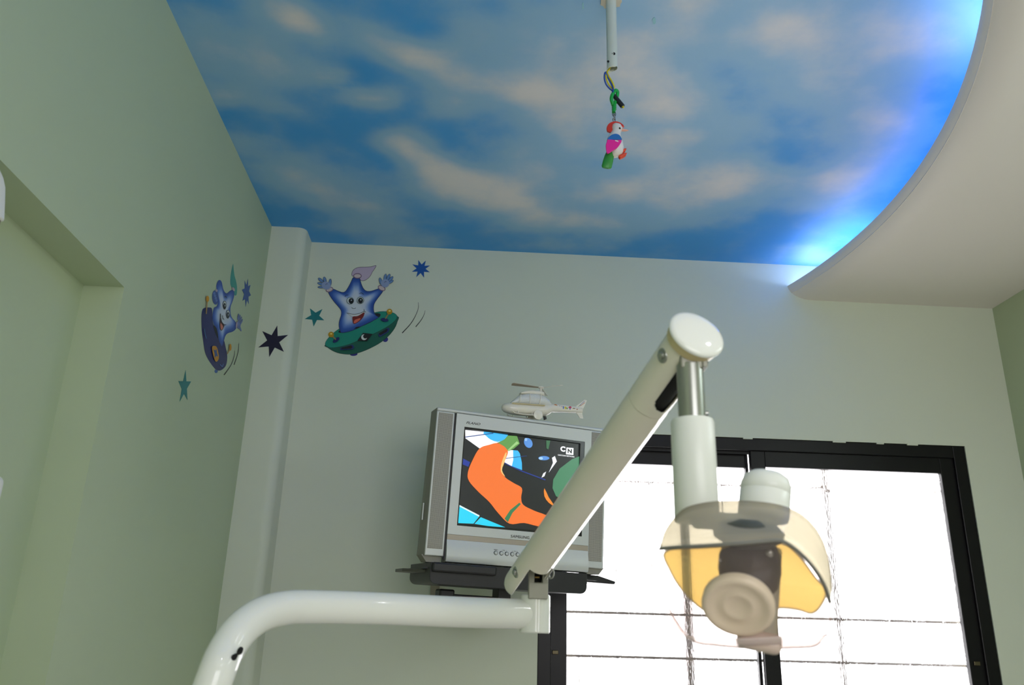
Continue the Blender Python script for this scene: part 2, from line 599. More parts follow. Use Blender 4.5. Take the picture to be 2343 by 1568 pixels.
def sash(xa, xb, y, sl, sr, lockx):
    s = empty('sash', (xa, y, WZ0 + FW))
    s.parent = win
    s.matrix_parent_inverse = win.matrix_world.inverted()
    za, zb = WZ0 + FW - .006, WZ1 - FW + .006
    t = .026
    MB().box(xa, xa + sl, y, y + t, za, zb).build('stile', BLACK, s, 0, bevel=.002)
    MB().box(xb - sr, xb, y, y + t, za, zb).build('stile', BLACK, s, 0, bevel=.002)
    MB().box(xa + sl, xb - sr, y, y + t, zb - .07, zb).build('rail', BLACK, s, 0, bevel=.002)
    MB().box(xa + sl, xb - sr, y, y + t, za, za + .07).build('rail', BLACK, s, 0, bevel=.002)
    MB().box(xa + sl - .003, xb - sr + .003, y + .010, y + .0105, za + .067, zb - .067).build('pane', PANE, s, 0)
    MB().box(lockx - .012, lockx + .012, y - .006, y, 1.19, 1.205).build('sash_lock', mat('dull_brass', (92, 84, 62), .4, .7), s, 0, bevel=.002)


sash(WX0 + FW - .004, 1.155, FY0 + .045, .068, .012, WX0 + FW + .02)
sash(1.156, WX1 - FW + .004, FY0 + .012, .06, .062, WX1 - FW - .03)

# unseen window behind the chair, added for more light from that side
win2 = struct(empty('added_window_2', (VX0, YF, VZ0)))


def build_clear(nt, out):
    tr = nt.nodes.new('ShaderNodeBsdfTransparent')
    gl = nt.nodes.new('ShaderNodeBsdfGlossy')
    gl.inputs['Roughness'].default_value = .02
    lw = nt.nodes.new('ShaderNodeLayerWeight')
    lw.inputs[0].default_value = .1
    a = nt.nodes.new('ShaderNodeMixShader')
    nt.links.new(lw.outputs['Fresnel'], a.inputs[0])
    nt.links.new(tr.outputs[0], a.inputs[1])
    nt.links.new(gl.outputs[0], a.inputs[2])
    nt.links.new(a.outputs[0], out.inputs['Surface'])


CLEAR = shader_mix('clear_window_glass', build_clear)
ya, yb_ = YF - .09, YF - .02
for xa, xb in ((VX0, VX0 + .05), (VX1 - .05, VX1), ((VX0 + VX1) / 2 - .03, (VX0 + VX1) / 2 + .03)):
    MB().box(xa, xb, ya, yb_, VZ0, VZ1).build('frame_jamb', BLACK, win2, 0, bevel=.003)
for za, zb in ((VZ0, VZ0 + .05), (VZ1 - .05, VZ1)):
    MB().box(VX0 + .05, VX1 - .05, ya, yb_, za, zb).build('frame_rail', BLACK, win2, 0, bevel=.003)
for xa, xb in ((VX0 + .05, (VX0 + VX1) / 2 - .03), ((VX0 + VX1) / 2 + .03, VX1 - .05)):
    MB().box(xa, xb, YF - .06, YF - .0595, VZ0 + .05, VZ1 - .05).build('pane', CLEAR, win2, 0)

# chipped plaster bits along the head of the frame
for u0, u1 in ((1905, 1935), (2005, 2022), (2075, 2100), (1700, 1722)):
    pa, pb = on(u0, 1006 + (u0 - 1800) * .033, 1, YB), on(u1, 1006 + (u1 - 1800) * .033, 1, YB)
    MB().box(pa.x, pb.x, YB - .0025, YB + .004, WZ1 - .006, WZ1 + .003).build('plaster_chip', PAINT, win, 0, bevel=.0015)

# grille outside the glass
GM = mat('pale_painted_grille_steel', (232, 214, 208), .6, var=.1)
gr = empty('window_grille', (WX0, YB + .17, WZ0))
tag(gr, 'welded steel safety grille outside the black window', 'grille')
GY = YB + .165
gs = (GY / YB)
for z in (1.852, 1.345, 1.188, .95):
    zz = 1.25 + (z - 1.25) * gs
    MB().box(WX0 - .02, WX1 + .1, GY, GY + .006, zz - .0052, zz + .0052).build('cross_bar', GM, gr, 0)
for x, hw in ((.865, .019), (1.455, .020)):
    MB().box(x * gs - hw, x * gs + hw, GY + .006, GY + .012, WZ0, WZ1 + .1).build('upright_bar', GM, gr, 0)
for x in (.44, .585, .725, 1.02, 1.29, 1.59, 1.73, 1.87):
    if x in (.585, .725, 1.02, 1.87):
        MB().box(x * gs - .0034, x * gs + .0034, GY, GY + .006, 1.25 + .1 * gs, 1.25 + .602 * gs).build('upright_bar', GM, gr, 0)
    MB().box(x * gs - .0036, x * gs + .0036, GY, GY + .006, WZ0, 1.25 - .06 * gs).build('upright_bar', GM, gr, 0)

# ------------------------------------------------------------------ casings at the recess wall
WHITEP = mat('white_moulded_plastic', (226, 228, 224), .35, var=.02)
XC = -.80
t = empty('wall_casing', (RX, 1.0, 1.88))
tag(t, 'white moulded casing on the recess wall, upper of two', 'casing')
prof = [(.62, 1.886), (.62, 1.975), (1.20, 1.975), (1.242, 1.961), (1.262, 1.951), (1.273, 1.940), (1.277, 1.930), (1.292, 1.886)]
MB().prism([V((RX, y, z)) for y, z in prof], V((XC - RX, 0, 0))).build('shell', WHITEP, t, 30, bevel=.004, bseg=3)
MB().box(RX + .01, XC - .004, .64, 1.286, 1.878, 1.886).build('air_louvre', mat('grey_louvre', (120, 112, 100), .5), t, 0)
t = empty('wall_dispenser', (RX, 1.4, 1.38))
tag(t, 'white rounded box on the recess wall, lower of two', 'box')
MB().box(RX, XC, 1.28, 1.480, 1.418, 1.490).build('shell', WHITEP, t, 0, bevel=.015, bseg=4)
MB().box(RX, XC - .012, 1.29, 1.487, 1.388, 1.418).build('tray', mat('grey_tray', (150, 146, 140), .5), t, 0, bevel=.004)

# ------------------------------------------------------------------ wall decals
DEC = {}


def dmat(rgb):
    n = 'vinyl_%d_%d_%d' % rgb
    return mat(n, rgb, .45, var=.02, scale=40)


class Decal:
    """printed vinyl cut-out on a wall; shapes given in the coordinates of a close look at the photo"""

    def __init__(self, name, label, cat, plane, z0, sc, group=None):
        self.ax, self.val, self.n = plane
        self.z0, self.sc = z0, sc
        self.name, self.label, self.cat, self.group = name, label, cat, group
        self.root = None
        self.layer = 0

    def w(self, x, y):
        return on(self.z0[0] + x * self.sc, self.z0[1] + y * self.sc, self.ax, self.val)

    def ensure(self, p):
        if self.root is None:
            self.root = empty(self.name, p)
            tag(self.root, self.label, self.cat, self.group)

    def poly(self, name, pts, rgb, smooth=0, parent=None, up=1):
        if smooth:
            pts = [(p.x, p.y) for p in smooth_closed([V((a, b, 0)) for a, b in pts], smooth)]
        P = [self.w(a, b) for a, b in pts]
        self.ensure(P[0])
        self.layer += up
        base = self.n * (.0003 + self.layer * .0001)
        mb = MB().prism([p + base for p in P], self.n * .00007)
        return mb.build(name, dmat(rgb), self.root if parent is None else parent, 0)

    def ell(self, name, cx, cy, rx, ry, rgb, rot=0, n=26, up=1):
        a = radians(rot)
        return self.poly(name, [(cx + rx * cos(t) * cos(a) - ry * sin(t) * sin(a), cy + rx * cos(t) * sin(a) + ry * sin(t) * cos(a))
                                for t in (2 * pi * k / n for k in range(n))], rgb, up=up)

    def stroke(self, name, pts, w, rgb, taper=False, up=1):
        c = smooth_open([V((a, b, 0)) for a, b in pts], 6)
        L, R = [], []
        for i, p in enumerate(c):
            d = (c[min(i + 1, len(c) - 1)] - c[max(i - 1, 0)]).normalized()
            n = V((-d.y, d.x, 0))
            ww = w * (.35 + .65 * i / (len(c) - 1)) if taper else w
            L.append(p + n * ww / 2)
            R.append(p - n * ww / 2)
        return self.poly(name, [(p.x, p.y) for p in L + R[::-1]], rgb, up=up)

    def outline(self, pts, w=5, smooth=3):
        c = smooth_closed([V((a, b, 0)) for a, b in pts], smooth)
        ring = []
        n = len(c)
        for sgn in (1, -1):
            r_ = []
            for i in range(n):
                t_ = (c[(i + 1) % n] - c[i - 1]).normalized()
                r_.append(c[i] + V((-t_.y, t_.x, 0)) * (sgn * w / 2))
            ring.append(r_)
        self.layer += 1
        base = self.n * (.0003 + self.layer * .0001)
        P = [[self.w(p.x, p.y) + base for p in r_] for r_ in ring]
        mb = MB().grid(P, closed=True)
        return mb.build('outline', dmat((30, 34, 40)), self.root, 0)

    def glow(self, name, pts, ctr, smooth=4):
        """body printed pale in the middle and deep blue at its rim"""
        pts = smooth_closed([V((a, b, 0)) for a, b in pts], smooth)
        P0 = self.w(*ctr)
        self.ensure(P0)
        self.layer += 1
        base = self.n * (.00037 + self.layer * .0001)
        rings = [0.001, .3, .5, .62, .74, .86, 1.0]
        cols = [(208, 216, 226), (205, 214, 226), (190, 203, 226), (150, 175, 220), (95, 130, 200), (48, 88, 172), (34, 66, 145)]
        mb = MB()
        rows = []
        for s in rings:
            rows.append([self.w(ctr[0] + (p.x - ctr[0]) * s, ctr[1] + (p.y - ctr[1]) * s) + base for p in pts])
        rows.append([p - self.n * .00007 for p in rows[-1]])
        mb.grid(rows, closed=True)
        o = mb.build(name, None, self.root, 0, recalc=False)
        me = o.data
        ca = me.color_attributes.new('print', 'FLOAT_COLOR', 'POINT')
        n = len(pts)
        for i in range(len(me.vertices)):
            c = cols[min(i // n, len(cols) - 1)]
            ca.data[i].color = s2l(c) + (1,)
        if 'vinyl_print' not in MATS:
            m_ = bpy.data.materials.new('vinyl_print')
            m_.use_nodes = True
            t_ = m_.node_tree
            a_ = t_.nodes.new('ShaderNodeAttribute')
            a_.attribute_name = 'print'
            t_.links.new(a_.outputs['Color'], t_.nodes['Principled BSDF'].inputs['Base Color'])
            t_.nodes['Principled BSDF'].inputs['Roughness'].default_value = .45
            MATS['vinyl_print'] = m_
        me.materials.append(MATS['vinyl_print'])
        return o


BACKP = (1, YB - .0001, V((0, -1, 0)))
PILP = (1, PILY - .0001, V((0, -1, 0)))
LEFTP = (0, XL + .0001, V((1, 0, 0)))

# --- star in a green saucer, on the back wall
d = Decal('star_saucer_decal', 'smiling blue star in a green flying saucer on the back wall', 'decal', BACKP, (700, 570), 300 / 1809)
LINE = (30, 34, 40)
d.poly('plume', [(640, 372), (634, 330), (660, 285), (720, 255), (820, 250), (900, 245), (968, 228), (940, 285), (915, 320), (890, 370), (850, 412), (800, 438), (758, 434), (730, 400)], (190, 172, 196), 4)
d.outline([(640, 372), (634, 330), (660, 285), (720, 255), (820, 250), (900, 245), (968, 228), (940, 285), (915, 320), (890, 370), (850, 412), (800, 438), (758, 434), (730, 400)], 5)
d.poly('saucer_side', [(268, 1322), (300, 1360), (400, 1420), (520, 1450), (660, 1450), (820, 1400), (1000, 1310), (1130, 1210), (1220, 1100), (1262, 1000), (1262, 930), (1000, 950), (500, 1200)], (14, 92, 74), 4)
d.outline([(268, 1322), (300, 1360), (400, 1420), (520, 1450), (660, 1450), (820, 1400), (1000, 1310), (1130, 1210), (1220, 1100), (1262, 1000), (1262, 930), (1000, 950), (500, 1200)], 5)
d.poly('saucer_deck', [(266, 1320), (290, 1255), (360, 1180), (440, 1115), (600, 1020), (800, 930), (960, 876), (1060, 862), (1170, 872), (1235, 898), (1258, 935), (1235, 985), (1150, 1055), (1000, 1140), (790, 1235), (600, 1315), (430, 1358), (320, 1360)], (20, 138, 118), 4)
d.outline([(266, 1320), (290, 1255), (360, 1180), (440, 1115), (600, 1020), (800, 930), (960, 876), (1060, 862), (1170, 872), (1235, 898), (1258, 935), (1235, 985), (1150, 1055), (1000, 1140), (790, 1235), (600, 1315), (430, 1358), (320, 1360)], 4)
d.poly('cockpit', [(450, 1150), (480, 1110), (600, 1030), (800, 930), (940, 890), (1010, 890), (1030, 912), (1000, 950), (850, 1035), (660, 1110), (520, 1155)], (10, 14, 24), 4)
d.glow('star_body', [(650, 398), (692, 392), (738, 398), (760, 470), (790, 540), (832, 580), (900, 582), (980, 556), (1045, 540), (1068, 560), (1050, 605), (985, 690), (942, 760), (934, 830), (946, 885), (975, 925), (1003, 946), (900, 1005), (780, 1062), (640, 1128), (500, 1158), (468, 1120), (455, 1050), (465, 980), (486, 915), (486, 855), (450, 800), (390, 730), (340, 660), (312, 605), (322, 566), (385, 556), (440, 580), (510, 600), (552, 578), (592, 515), (625, 450)], (690, 790), 3)
d.outline([(650, 398), (692, 392), (738, 398), (760, 470), (790, 540), (832, 580), (900, 582), (980, 556), (1045, 540), (1068, 560), (1050, 605), (985, 690), (942, 760), (934, 830), (946, 885), (975, 925), (1003, 946), (900, 1005), (780, 1062), (640, 1128), (500, 1158), (468, 1120), (455, 1050), (465, 980), (486, 915), (486, 855), (450, 800), (390, 730), (340, 660), (312, 605), (322, 566), (385, 556), (440, 580), (510, 600), (552, 578), (592, 515), (625, 450)], 5)
d.poly('cockpit_rim', [(660, 1105), (690, 1080), (730, 1072), (755, 1078), (720, 1095)], (10, 14, 24))
for cx, cy, rx, ry, rot in ((326, 562, 54, 34, -18), (1045, 542, 56, 36, 28), (712, 374, 58, 38, 0)):
    d.ell('cuff', cx, cy, rx, ry, (120, 92, 120), rot)
    d.ell('cuff_sheen', cx, cy, rx * .82, ry * .68, (206, 190, 190), rot)
HB, HO = (104, 140, 190), (38, 52, 84)
for (px, py, prx, pry, prot), fl in (((282, 508, 64, 54, 20), ((205, 432, 46, 21, 38), (262, 430, 23, 46, -15), (208, 484, 52, 20, 14), (212, 530, 50, 17, 0), (335, 468, 22, 54, 6))),
                                     ((1093, 478, 58, 58, 0), ((1093, 400, 21, 56, 12), (1138, 395, 22, 52, 25), (1170, 420, 21, 50, 42), (1170, 460, 46, 18, -32), (1032, 450, 22, 52, -14)))):
    for f in fl:
        d.ell('finger', f[0], f[1], f[2], f[3], HO, f[4], 16)
        d.ell('finger', f[0], f[1], f[2] - 5, f[3] - 5, HB, f[4], 16)
    d.ell('palm', px, py, prx, pry, (142, 158, 198), prot)
    d.stroke('palm_line', [(px - 10, py - 8), (px + 5, py - 25), (px + 20, py - 20)], 5, HO)
for cx, cy, ox in ((613, 718, 12), (753, 713, 2)):
    d.ell('eye', cx, cy, 50, 50, (46, 84, 84))
    d.ell('eye', cx, cy, 43, 43, (205, 214, 216))
    d.ell('pupil', cx + ox, cy + 4, 34, 38, (18, 20, 24))
    d.ell('pupil_glint', cx + ox + 4, cy - 6, 9, 9, (190, 200, 205))
d.stroke('brow', [(540, 665), (555, 645), (588, 640)], 6, LINE)
d.stroke('brow', [(735, 622), (770, 612), (798, 632)], 6, LINE)
d.stroke('nose', [(633, 812), (650, 828), (678, 828), (690, 818)], 5, LINE)
d.poly('teeth', [(578, 890), (640, 906), (720, 902), (806, 868), (800, 900), (740, 935), (660, 940), (610, 920)], (216, 220, 222), 2)
d.poly('mouth', [(648, 940), (720, 930), (806, 880), (800, 930), (765, 980), (700, 1030), (660, 1038), (648, 1000)], (122, 30, 22), 3)
d.poly('tongue', [(662, 1015), (680, 985), (720, 970), (752, 962), (745, 985), (700, 1022), (672, 1030)], (222, 110, 92), 3)
d.stroke('smile_line', [(562, 888), (640, 906), (720, 902), (806, 868)], 6, LINE)
d.stroke('smile_line', [(804, 836), (808, 865), (830, 878)], 6, LINE)
for bx, by, sx_, sy_, ex, ey, ox, oy, rr in ((350, 1187, 372, 1212, 416, 1256, 420, 1262, -38), (1155, 872, 1138, 905, 1098, 970, 1087, 985, 8)):
    d.ell('lever_socket', ox, oy, 54, 26, (22, 36, 96), rr)
    d.stroke('lever_stick', [(sx_, sy_), ((sx_ + ex) / 2, (sy_ + ey) / 2), (ex, ey)], 20, (140, 128, 84))
    d.ell('lever_ball', bx, by, 39, 39, (184, 140, 10))
    d.ell('lever_glint', bx + 2, by - 10, 16, 12, (236, 214, 120))
d.poly('emblem', [(712, 1276), (790, 1165), (922, 1180), (845, 1280)], (10, 12, 12))
a = [(805 + 40 * cos(t), 1225 + 40 * sin(t)) for t in [radians(-100 - k * 16) for k in range(15)]]
b = [(822 + 30 * cos(t), 1214 + 30 * sin(t)) for t in [radians(-324 + k * 16) for k in range(14)]]
d.poly('crescent', a + b, (216, 222, 220))
for q_ in (((478, 1372), (645, 1328), (672, 1366), (640, 1392), (482, 1402)), ((1000, 1178), (1128, 1096), (1156, 1104), (1138, 1152), (1022, 1222), (1004, 1208))):
    d.poly('porthole', q_, (30, 40, 110))
    cx = sum(p[0] for p in q_) / len(q_)
    cy = sum(p[1] for p in q_) / len(q_)
    d.poly('porthole_glass', [(cx + (p[0] - cx) * .8 - 6, cy + (p[1] - cy) * .72 - 3) for p in q_], (8, 10, 14))
d.layer = -2
d.ell('foot', 660, 1452, 52, 24, (44, 42, 128), -4)
d.ell('foot', 1096, 1248, 38, 36, (44, 42, 128), -25)
d.stroke('motion_line', [(1550, 738), (1553, 800), (1530, 880), (1480, 980), (1420, 1062), (1328, 1160)], 13, (44, 46, 44), True)
d.stroke('motion_line', [(1645, 848), (1630, 905), (1590, 980), (1515, 1075)], 12, (44, 46, 44), True)

# --- star riding a dark blue board, on the side wall
d = Decal('star_board_decal', 'smiling blue star riding a navy board on the side wall', 'decal', LEFTP, (430, 590), 170 / 919)
d.poly('plume', [(558, 75), (545, 120), (530, 200), (522, 290), (530, 345), (555, 395), (575, 462), (600, 458), (607, 380), (595, 290), (575, 220), (565, 140)], (52, 150, 138), 3)
d.poly('board', [(200, 622), (268, 615), (298, 640), (300, 770), (320, 840), (360, 900), (375, 1000), (405, 1060), (440, 1015), (470, 1130), (485, 1230), (470, 1330), (420, 1385), (370, 1395), (320, 1360), (250, 1260), (210, 1170), (190, 1050), (170, 900), (165, 740), (175, 650)], (34, 38, 98), 3)
d.poly('board_hollow', [(310, 840), (340, 850), (360, 900), (380, 1000), (360, 985), (335, 930)], (14, 12, 26), 2)
d.glow('star_body', [(349, 345), (362, 300), (388, 275), (415, 300), (430, 370), (450, 420), (480, 440), (520, 408), (550, 400), (570, 430), (568, 480), (550, 540), (525, 610), (525, 690), (545, 745), (580, 785), (600, 830), (590, 880), (550, 915), (490, 935), (460, 970), (445, 1020), (420, 1095), (395, 1060), (375, 1000), (365, 930), (350, 870), (320, 830), (300, 760), (305, 680), (320, 620), (352, 600), (368, 555), (373, 500), (366, 455), (358, 420), (351, 385)], (440, 690), 3)
d.ell('hand', 335, 492, 38, 88, (58, 84, 146), -4)
for k in range(4):
    d.ell('knuckle', 322 + k * 9, 440 + k * 30, 14, 16, (96, 126, 186))
d.ell('cuff', 350, 405, 14, 16, (176, 160, 170))
d.ell('palm', 625, 830, 24, 50, (112, 128, 178))
for x, y, r_ in ((618, 730, 10), (632, 745, 16), (646, 765, 22), (655, 795, 26), (640, 872, -20)):
    d.ell('finger', x, y, 9, 42, (92, 112, 168), r_, 14)
d.ell('cuff', 596, 832, 10, 46, (176, 160, 170), 6)
d.ell('cuff', 556, 388, 14, 26, (190, 170, 176), -30)
for cx, cy in ((447, 582), (487, 694)):
    d.ell('eye', cx, cy, 23, 50, (60, 80, 90))
    d.ell('eye', cx, cy, 18, 43, (208, 214, 214))
    d.ell('pupil', cx - 2, cy + 18, 17, 40, (20, 22, 26))
    d.ell('pupil_glint', cx + 2, cy + 12, 5, 12, (170, 180, 190))
d.stroke('brow', [(442, 490), (452, 476), (470, 492)], 6, LINE)
d.stroke('smile_line', [(393, 690), (395, 750), (412, 800), (440, 828), (462, 828)], 8, LINE)
d.poly('mouth', [(392, 730), (398, 770), (415, 810), (440, 832), (428, 870), (405, 902), (388, 872), (384, 800)], (60, 30, 30), 3)
d.poly('tongue', [(390, 805), (412, 830), (425, 860), (405, 892), (392, 868)], (206, 120, 104), 2)
d.stroke('nose', [(418, 712), (420, 740), (434, 768)], 6, LINE)
d.poly('emblem', [(285, 1105), (318, 1090), (345, 1108), (362, 1170), (370, 1240), (345, 1285), (320, 1268), (296, 1190)], (200, 140, 20), 3)
d.poly('emblem_star', [(302, 1130), (325, 1148), (340, 1125), (345, 1170), (360, 1225), (338, 1212), (318, 1240), (318, 1190)], (40, 84, 150))
d.stroke('board_edge', [(192, 880), (198, 940), (215, 1000)], 10, (44, 96, 150))
d.stroke('board_edge', [(385, 1318), (412, 1345), (425, 1312)], 9, (70, 110, 180))
for bx, by, rx, ry, sx_, sy_, ex, ey in ((228, 508, 19, 38, 224, 540, 212, 695), (511, 1108, 14, 42, 506, 1130, 472, 1190)):
    d.stroke('lever_stick', [(sx_, sy_), ((sx_ + ex) / 2, (sy_ + ey) / 2), (ex, ey)], 12, (170, 132, 70))
    d.ell('lever_ball', bx, by, rx, ry, (206, 142, 16))
d.layer = 0
d.ell('wheel', 347, 1405, 20, 22, (48, 92, 156))
d.stroke('motion_line', [(577, 1150), (570, 1220), (540, 1310), (490, 1390), (445, 1450)], 12, (44, 50, 44), True)
d.stroke('motion_line', [(628, 1060), (620, 1160), (595, 1250), (568, 1325)], 11, (44, 50, 44), True)


def star(label, plane, z0, sc, tips, inner, rgb):
    d = Decal('star_decal', label, 'decal', plane, z0, sc, 'small star decals')
    cx = sum(p[0] for p in tips) / len(tips)
    cy = sum(p[1] for p in tips) / len(tips)
    pts = []
    for i, p in enumerate(tips):
        n_ = tips[(i + 1) % len(tips)]
        pts.append(p)
        mx_, my_ = (p[0] + n_[0]) / 2 - cx, (p[1] + n_[1]) / 2 - cy
        pts.append((cx + mx_ * inner, cy + my_ * inner))
    P = [d.w(*p) + d.n * .0003 for p in pts]
    o = MB().prism(P, d.n * .0006).build('star_decal', dmat(rgb), None, 0)
    c0 = P[0].copy()
    o.data.transform(Matrix.Translation(-c0))
    o.location = c0
    tag(o, label, 'decal', 'small star decals')


Z1, S1 = (380, 560), 700 / 2343
star('black-navy six pointed star decal on the corner pillar', PILP, Z1, S1, [(852, 620), (935, 692), (903, 822), (790, 862), (706, 788), (737, 663)], .47, (26, 20, 52))
star('blue eight pointed star decal near the painted ceiling, back wall', BACKP, Z1, S1, [(1932, 118), (1990, 122), (2022, 160), (2020, 212), (1976, 254), (1916, 250), (1882, 208), (1886, 152)], .5, (20, 84, 168))
star('teal five pointed star decal beside the green saucer', BACKP, Z1, S1, [(1102, 488), (1198, 494), (1212, 580), (1130, 628), (1062, 570)], .50, (22, 118, 124))
star('narrow blue star decal on the side wall above the pillar star', LEFTP, (430, 590), 170 / 919, [(700, 285), (740, 262), (772, 335), (777, 465), (750, 572), (712, 606), (674, 532), (667, 396)], .58, (30, 78, 150))
star('teal star decal on the side wall below the navy board', LEFTP, Z1, S1, [(148, 962), (190, 1048), (162, 1190), (103, 1202), (93, 1045)], .5, (28, 122, 122))

# ------------------------------------------------------------------ television on its bracket
TC = V((0.174049, 2.778174, 0.470526 + 1.25))
TX = V((0.9625848, 0.2702389, -0.0200363)).normalized()
TZ = V((0.0305788, -0.0348580, 0.9989244)).normalized()
TN = V((0.2692498, -0.9621621, -0.0418173)).normalized()
TY = -TN                                   # towards the back of the set


def T(x, y, z):
    return TC + TX * x + TY * y + TZ * z


def tvl(u, v, y=0.0):
    """set coordinates x, z of the photo position u, v on the plane y behind the front"""
    r = ray(u, v)
    o = TC + TY * y
    k = (o - CAM).dot(TN) / r.dot(TN)
    q_ = CAM + r * k - TC
    return q_.dot(TX), q_.dot(TZ)


class TB(MB):
    """mesh builder working in the set's own frame"""

    def build(self, *a, **k):
        self.v = [T(*p) for p in self.v]
        return MB.build(self, *a, **k)


SILVER = mat('silver_painted_plastic', (206, 210, 207), .36, .15, var=.03, scale=9)
SILVER2 = mat('warm_silver_plastic', (172, 162, 146), .42, .2, var=.04, scale=9)
DSILV = mat('dusty_grey_plastic', (140, 138, 128), .5, .1, var=.08, scale=12)
DARKP = mat('black_plastic', (24, 24, 26), .45, var=.15)
tv = empty('television', mtx=Matrix.Translation(T(0, .1, -.258)))
tag(tv, 'silver tube television with side speakers showing a cartoon', 'television')

HW, HH = .31, .241
# front case: a rectangular rim with open middle, made of four bars plus a backing
b_ = TB()
b_.box(-HW, HW, .0, .085, .2285, HH)
b_.build('case_top', SILVER, tv, 30, bevel=.004)
b_ = TB()
b_.box(-HW, HW, .03, .085, -.228, .2285)
b_.build('case_body', DSILV, tv, 30, bevel=.003)
for s in (-1, 1):
    xo, xi = s * HW, s * .2475
    x0, x1 = min(xo, xi), max(xo, xi)
    b_ = TB().box(x0, x1, .0, .03, -.241, .2285)
    b_.build('speaker_panel', SILVER, tv, 30, bevel=.003)
    # flared side cheek behind the speaker
    b_ = TB()
    b_.add([(s * HW, .002, HH - .002), (s * HW, .002, -.241), (s * (HW + .012), .06, -.241), (s * (HW + .006), .06, HH - .006), (s * .29, .085, HH - .006), (s * .29, .085, -.241)],
           [(0, 1, 2, 3), (3, 2, 5, 4), (0, 3, 4), (1, 5, 2), (0, 4, 5, 1)])
    b_.build('side_cheek', DSILV, tv, 20)
    MBx = TB().prism([V((s * .318, .012, -.238)), V((s * .255, .012, -.238)), V((s * .255, .012, -.2605)), V((s * .300, .012, -.2605))], V((0, .07, 0)))
    MBx.build('foot', DSILV, tv, 20)

# woven speaker grilles


def build_grille(nt, out):
    p_ = nt.nodes.new('ShaderNodeBsdfPrincipled')
    tc_ = nt.nodes.new('ShaderNodeTexCoord')
    mp_ = nt.nodes.new('ShaderNodeMapping')
    mp_.inputs['Rotation'].default_value = (0, 0, -.27)
    vo = nt.nodes.new('ShaderNodeTexVoronoi')
    vo.inputs['Scale'].default_value = 330
    vo.inputs['Randomness'].default_value = .1
    vo.voronoi_dimensions = '2D'
    sp_ = nt.nodes.new('ShaderNodeSeparateXYZ')
    cb_ = nt.nodes.new('ShaderNodeCombineXYZ')
    cr_ = nt.nodes.new('ShaderNodeValToRGB')
    cr_.color_ramp.elements[0].position = .28
    cr_.color_ramp.elements[0].color = (.16, .155, .14, 1)
    cr_.color_ramp.elements[1].position = .42
    cr_.color_ramp.elements[1].color = s2l((176, 172, 160)) + (1,)
    nt.links.new(tc_.outputs['Object'], mp_.inputs[0])
    nt.links.new(mp_.outputs[0], sp_.inputs[0])
    nt.links.new(sp_.outputs['X'], cb_.inputs['X'])
    nt.links.new(sp_.outputs['Z'], cb_.inputs['Y'])
    nt.links.new(cb_.outputs[0], vo.inputs['Vector'])
    nt.links.new(vo.outputs['Distance'], cr_.inputs['Fac'])
    nt.links.new(cr_.outputs['Color'], p_.inputs['Base Color'])
    p_.inputs['Roughness'].default_value = .55
    nt.links.new(p_.outputs[0], out.inputs['Surface'])


GRM = shader_mix('perforated_speaker_mesh', build_grille)
for s in (-1, 1):
    x0, x1 = sorted((s * .3035, s * .2535))
    TB().box(x0, x1, -.0012, .004, -.219, .2235).build('speaker_grille', GRM, tv, 0, bevel=.001)
# side rocker switch on the visible cheek
TB().box(-.3225, -.3185, .030, .036, -.13, -.075).build('side_switch', SILVER, tv, 0, bevel=.001)

# tapering tube housing behind
rows = []
for y, hx, z0_, z1_ in ((.085, .27, -.235, .232), (.16, .262, -.235, .222), (.25, .22, -.225, .19), (.34, .16, -.20, .13), (.41, .12, -.17, .08), (.42, .06, -.12, .03)):
    r_ = .03
    pts = []
    for cx, cz, a0 in ((hx - r_, z1_ - r_, 0), (-hx + r_, z1_ - r_, 90), (-hx + r_, z0_ + r_, 180), (hx - r_, z0_ + r_, 270)):
        for k in range(5):
            a = radians(a0 + k * 22.5)
            pts.append(V((cx + r_ * cos(a), y, cz + r_ * sin(a))))
    rows.append(pts)
b_ = TB().grid(rows, closed=True)
n0 = len(b_.v)
b_.f.append(tuple(range(n0 - 20, n0)))
b_.build('rear_housing', DSILV, tv, 40)

# centre bezel around the screen, standing a little proud
SX0, SX1, SZ0, SZ1 = -.213, .2255, -.141, .184
PX0, PX1, PZ0, PZ1 = -.2425, .2505, -.187, .2265
b_ = TB()
b_.box(PX0, PX1, -.006, .02, SZ1, PZ1)
b_.box(PX0, PX1, -.006, .02, PZ0 + .017, SZ0)
b_.box(PX0, SX0, -.006, .02, SZ0, SZ1)
b_.box(SX1, PX1, -.006, .02, SZ0, SZ1)
b_.build('bezel', SILVER, tv, 0)
TB().box(PX0, PX1, -.0045, .02, PZ0, PZ0 + .017).build('trim_strip', SILVER2, tv, 0, bevel=.001)
TB().box(PX0 - .005, PX0 - .0005, .001, .006, -.25, PZ1).build('seam', DARKP, tv, 0)
TB().box(PX1 + .0005, PX1 + .005, .001, .006, -.25, PZ1).build('seam', DARKP, tv, 0)
TB().box(PX0, PX1, -.0012, .006, PZ1, PZ1 + .002).build('seam', DARKP, tv, 0)
# dark inner lip
b_ = TB()
L_ = .007
b_.box(SX0, SX1, -.004, .012, SZ1 - L_, SZ1)
b_.box(SX0, SX1, -.004, .012, SZ0, SZ0 + L_)
b_.box(SX0, SX0 + L_ * .6, -.004, .012, SZ0 + L_, SZ1 - L_)
b_.box(SX1 - L_ * 2.2, SX1, -.004, .012, SZ0 + L_, SZ1 - L_)
b_.build('screen_surround', mat('black_glossy_surround', (14, 14, 20), .2), tv, 0)
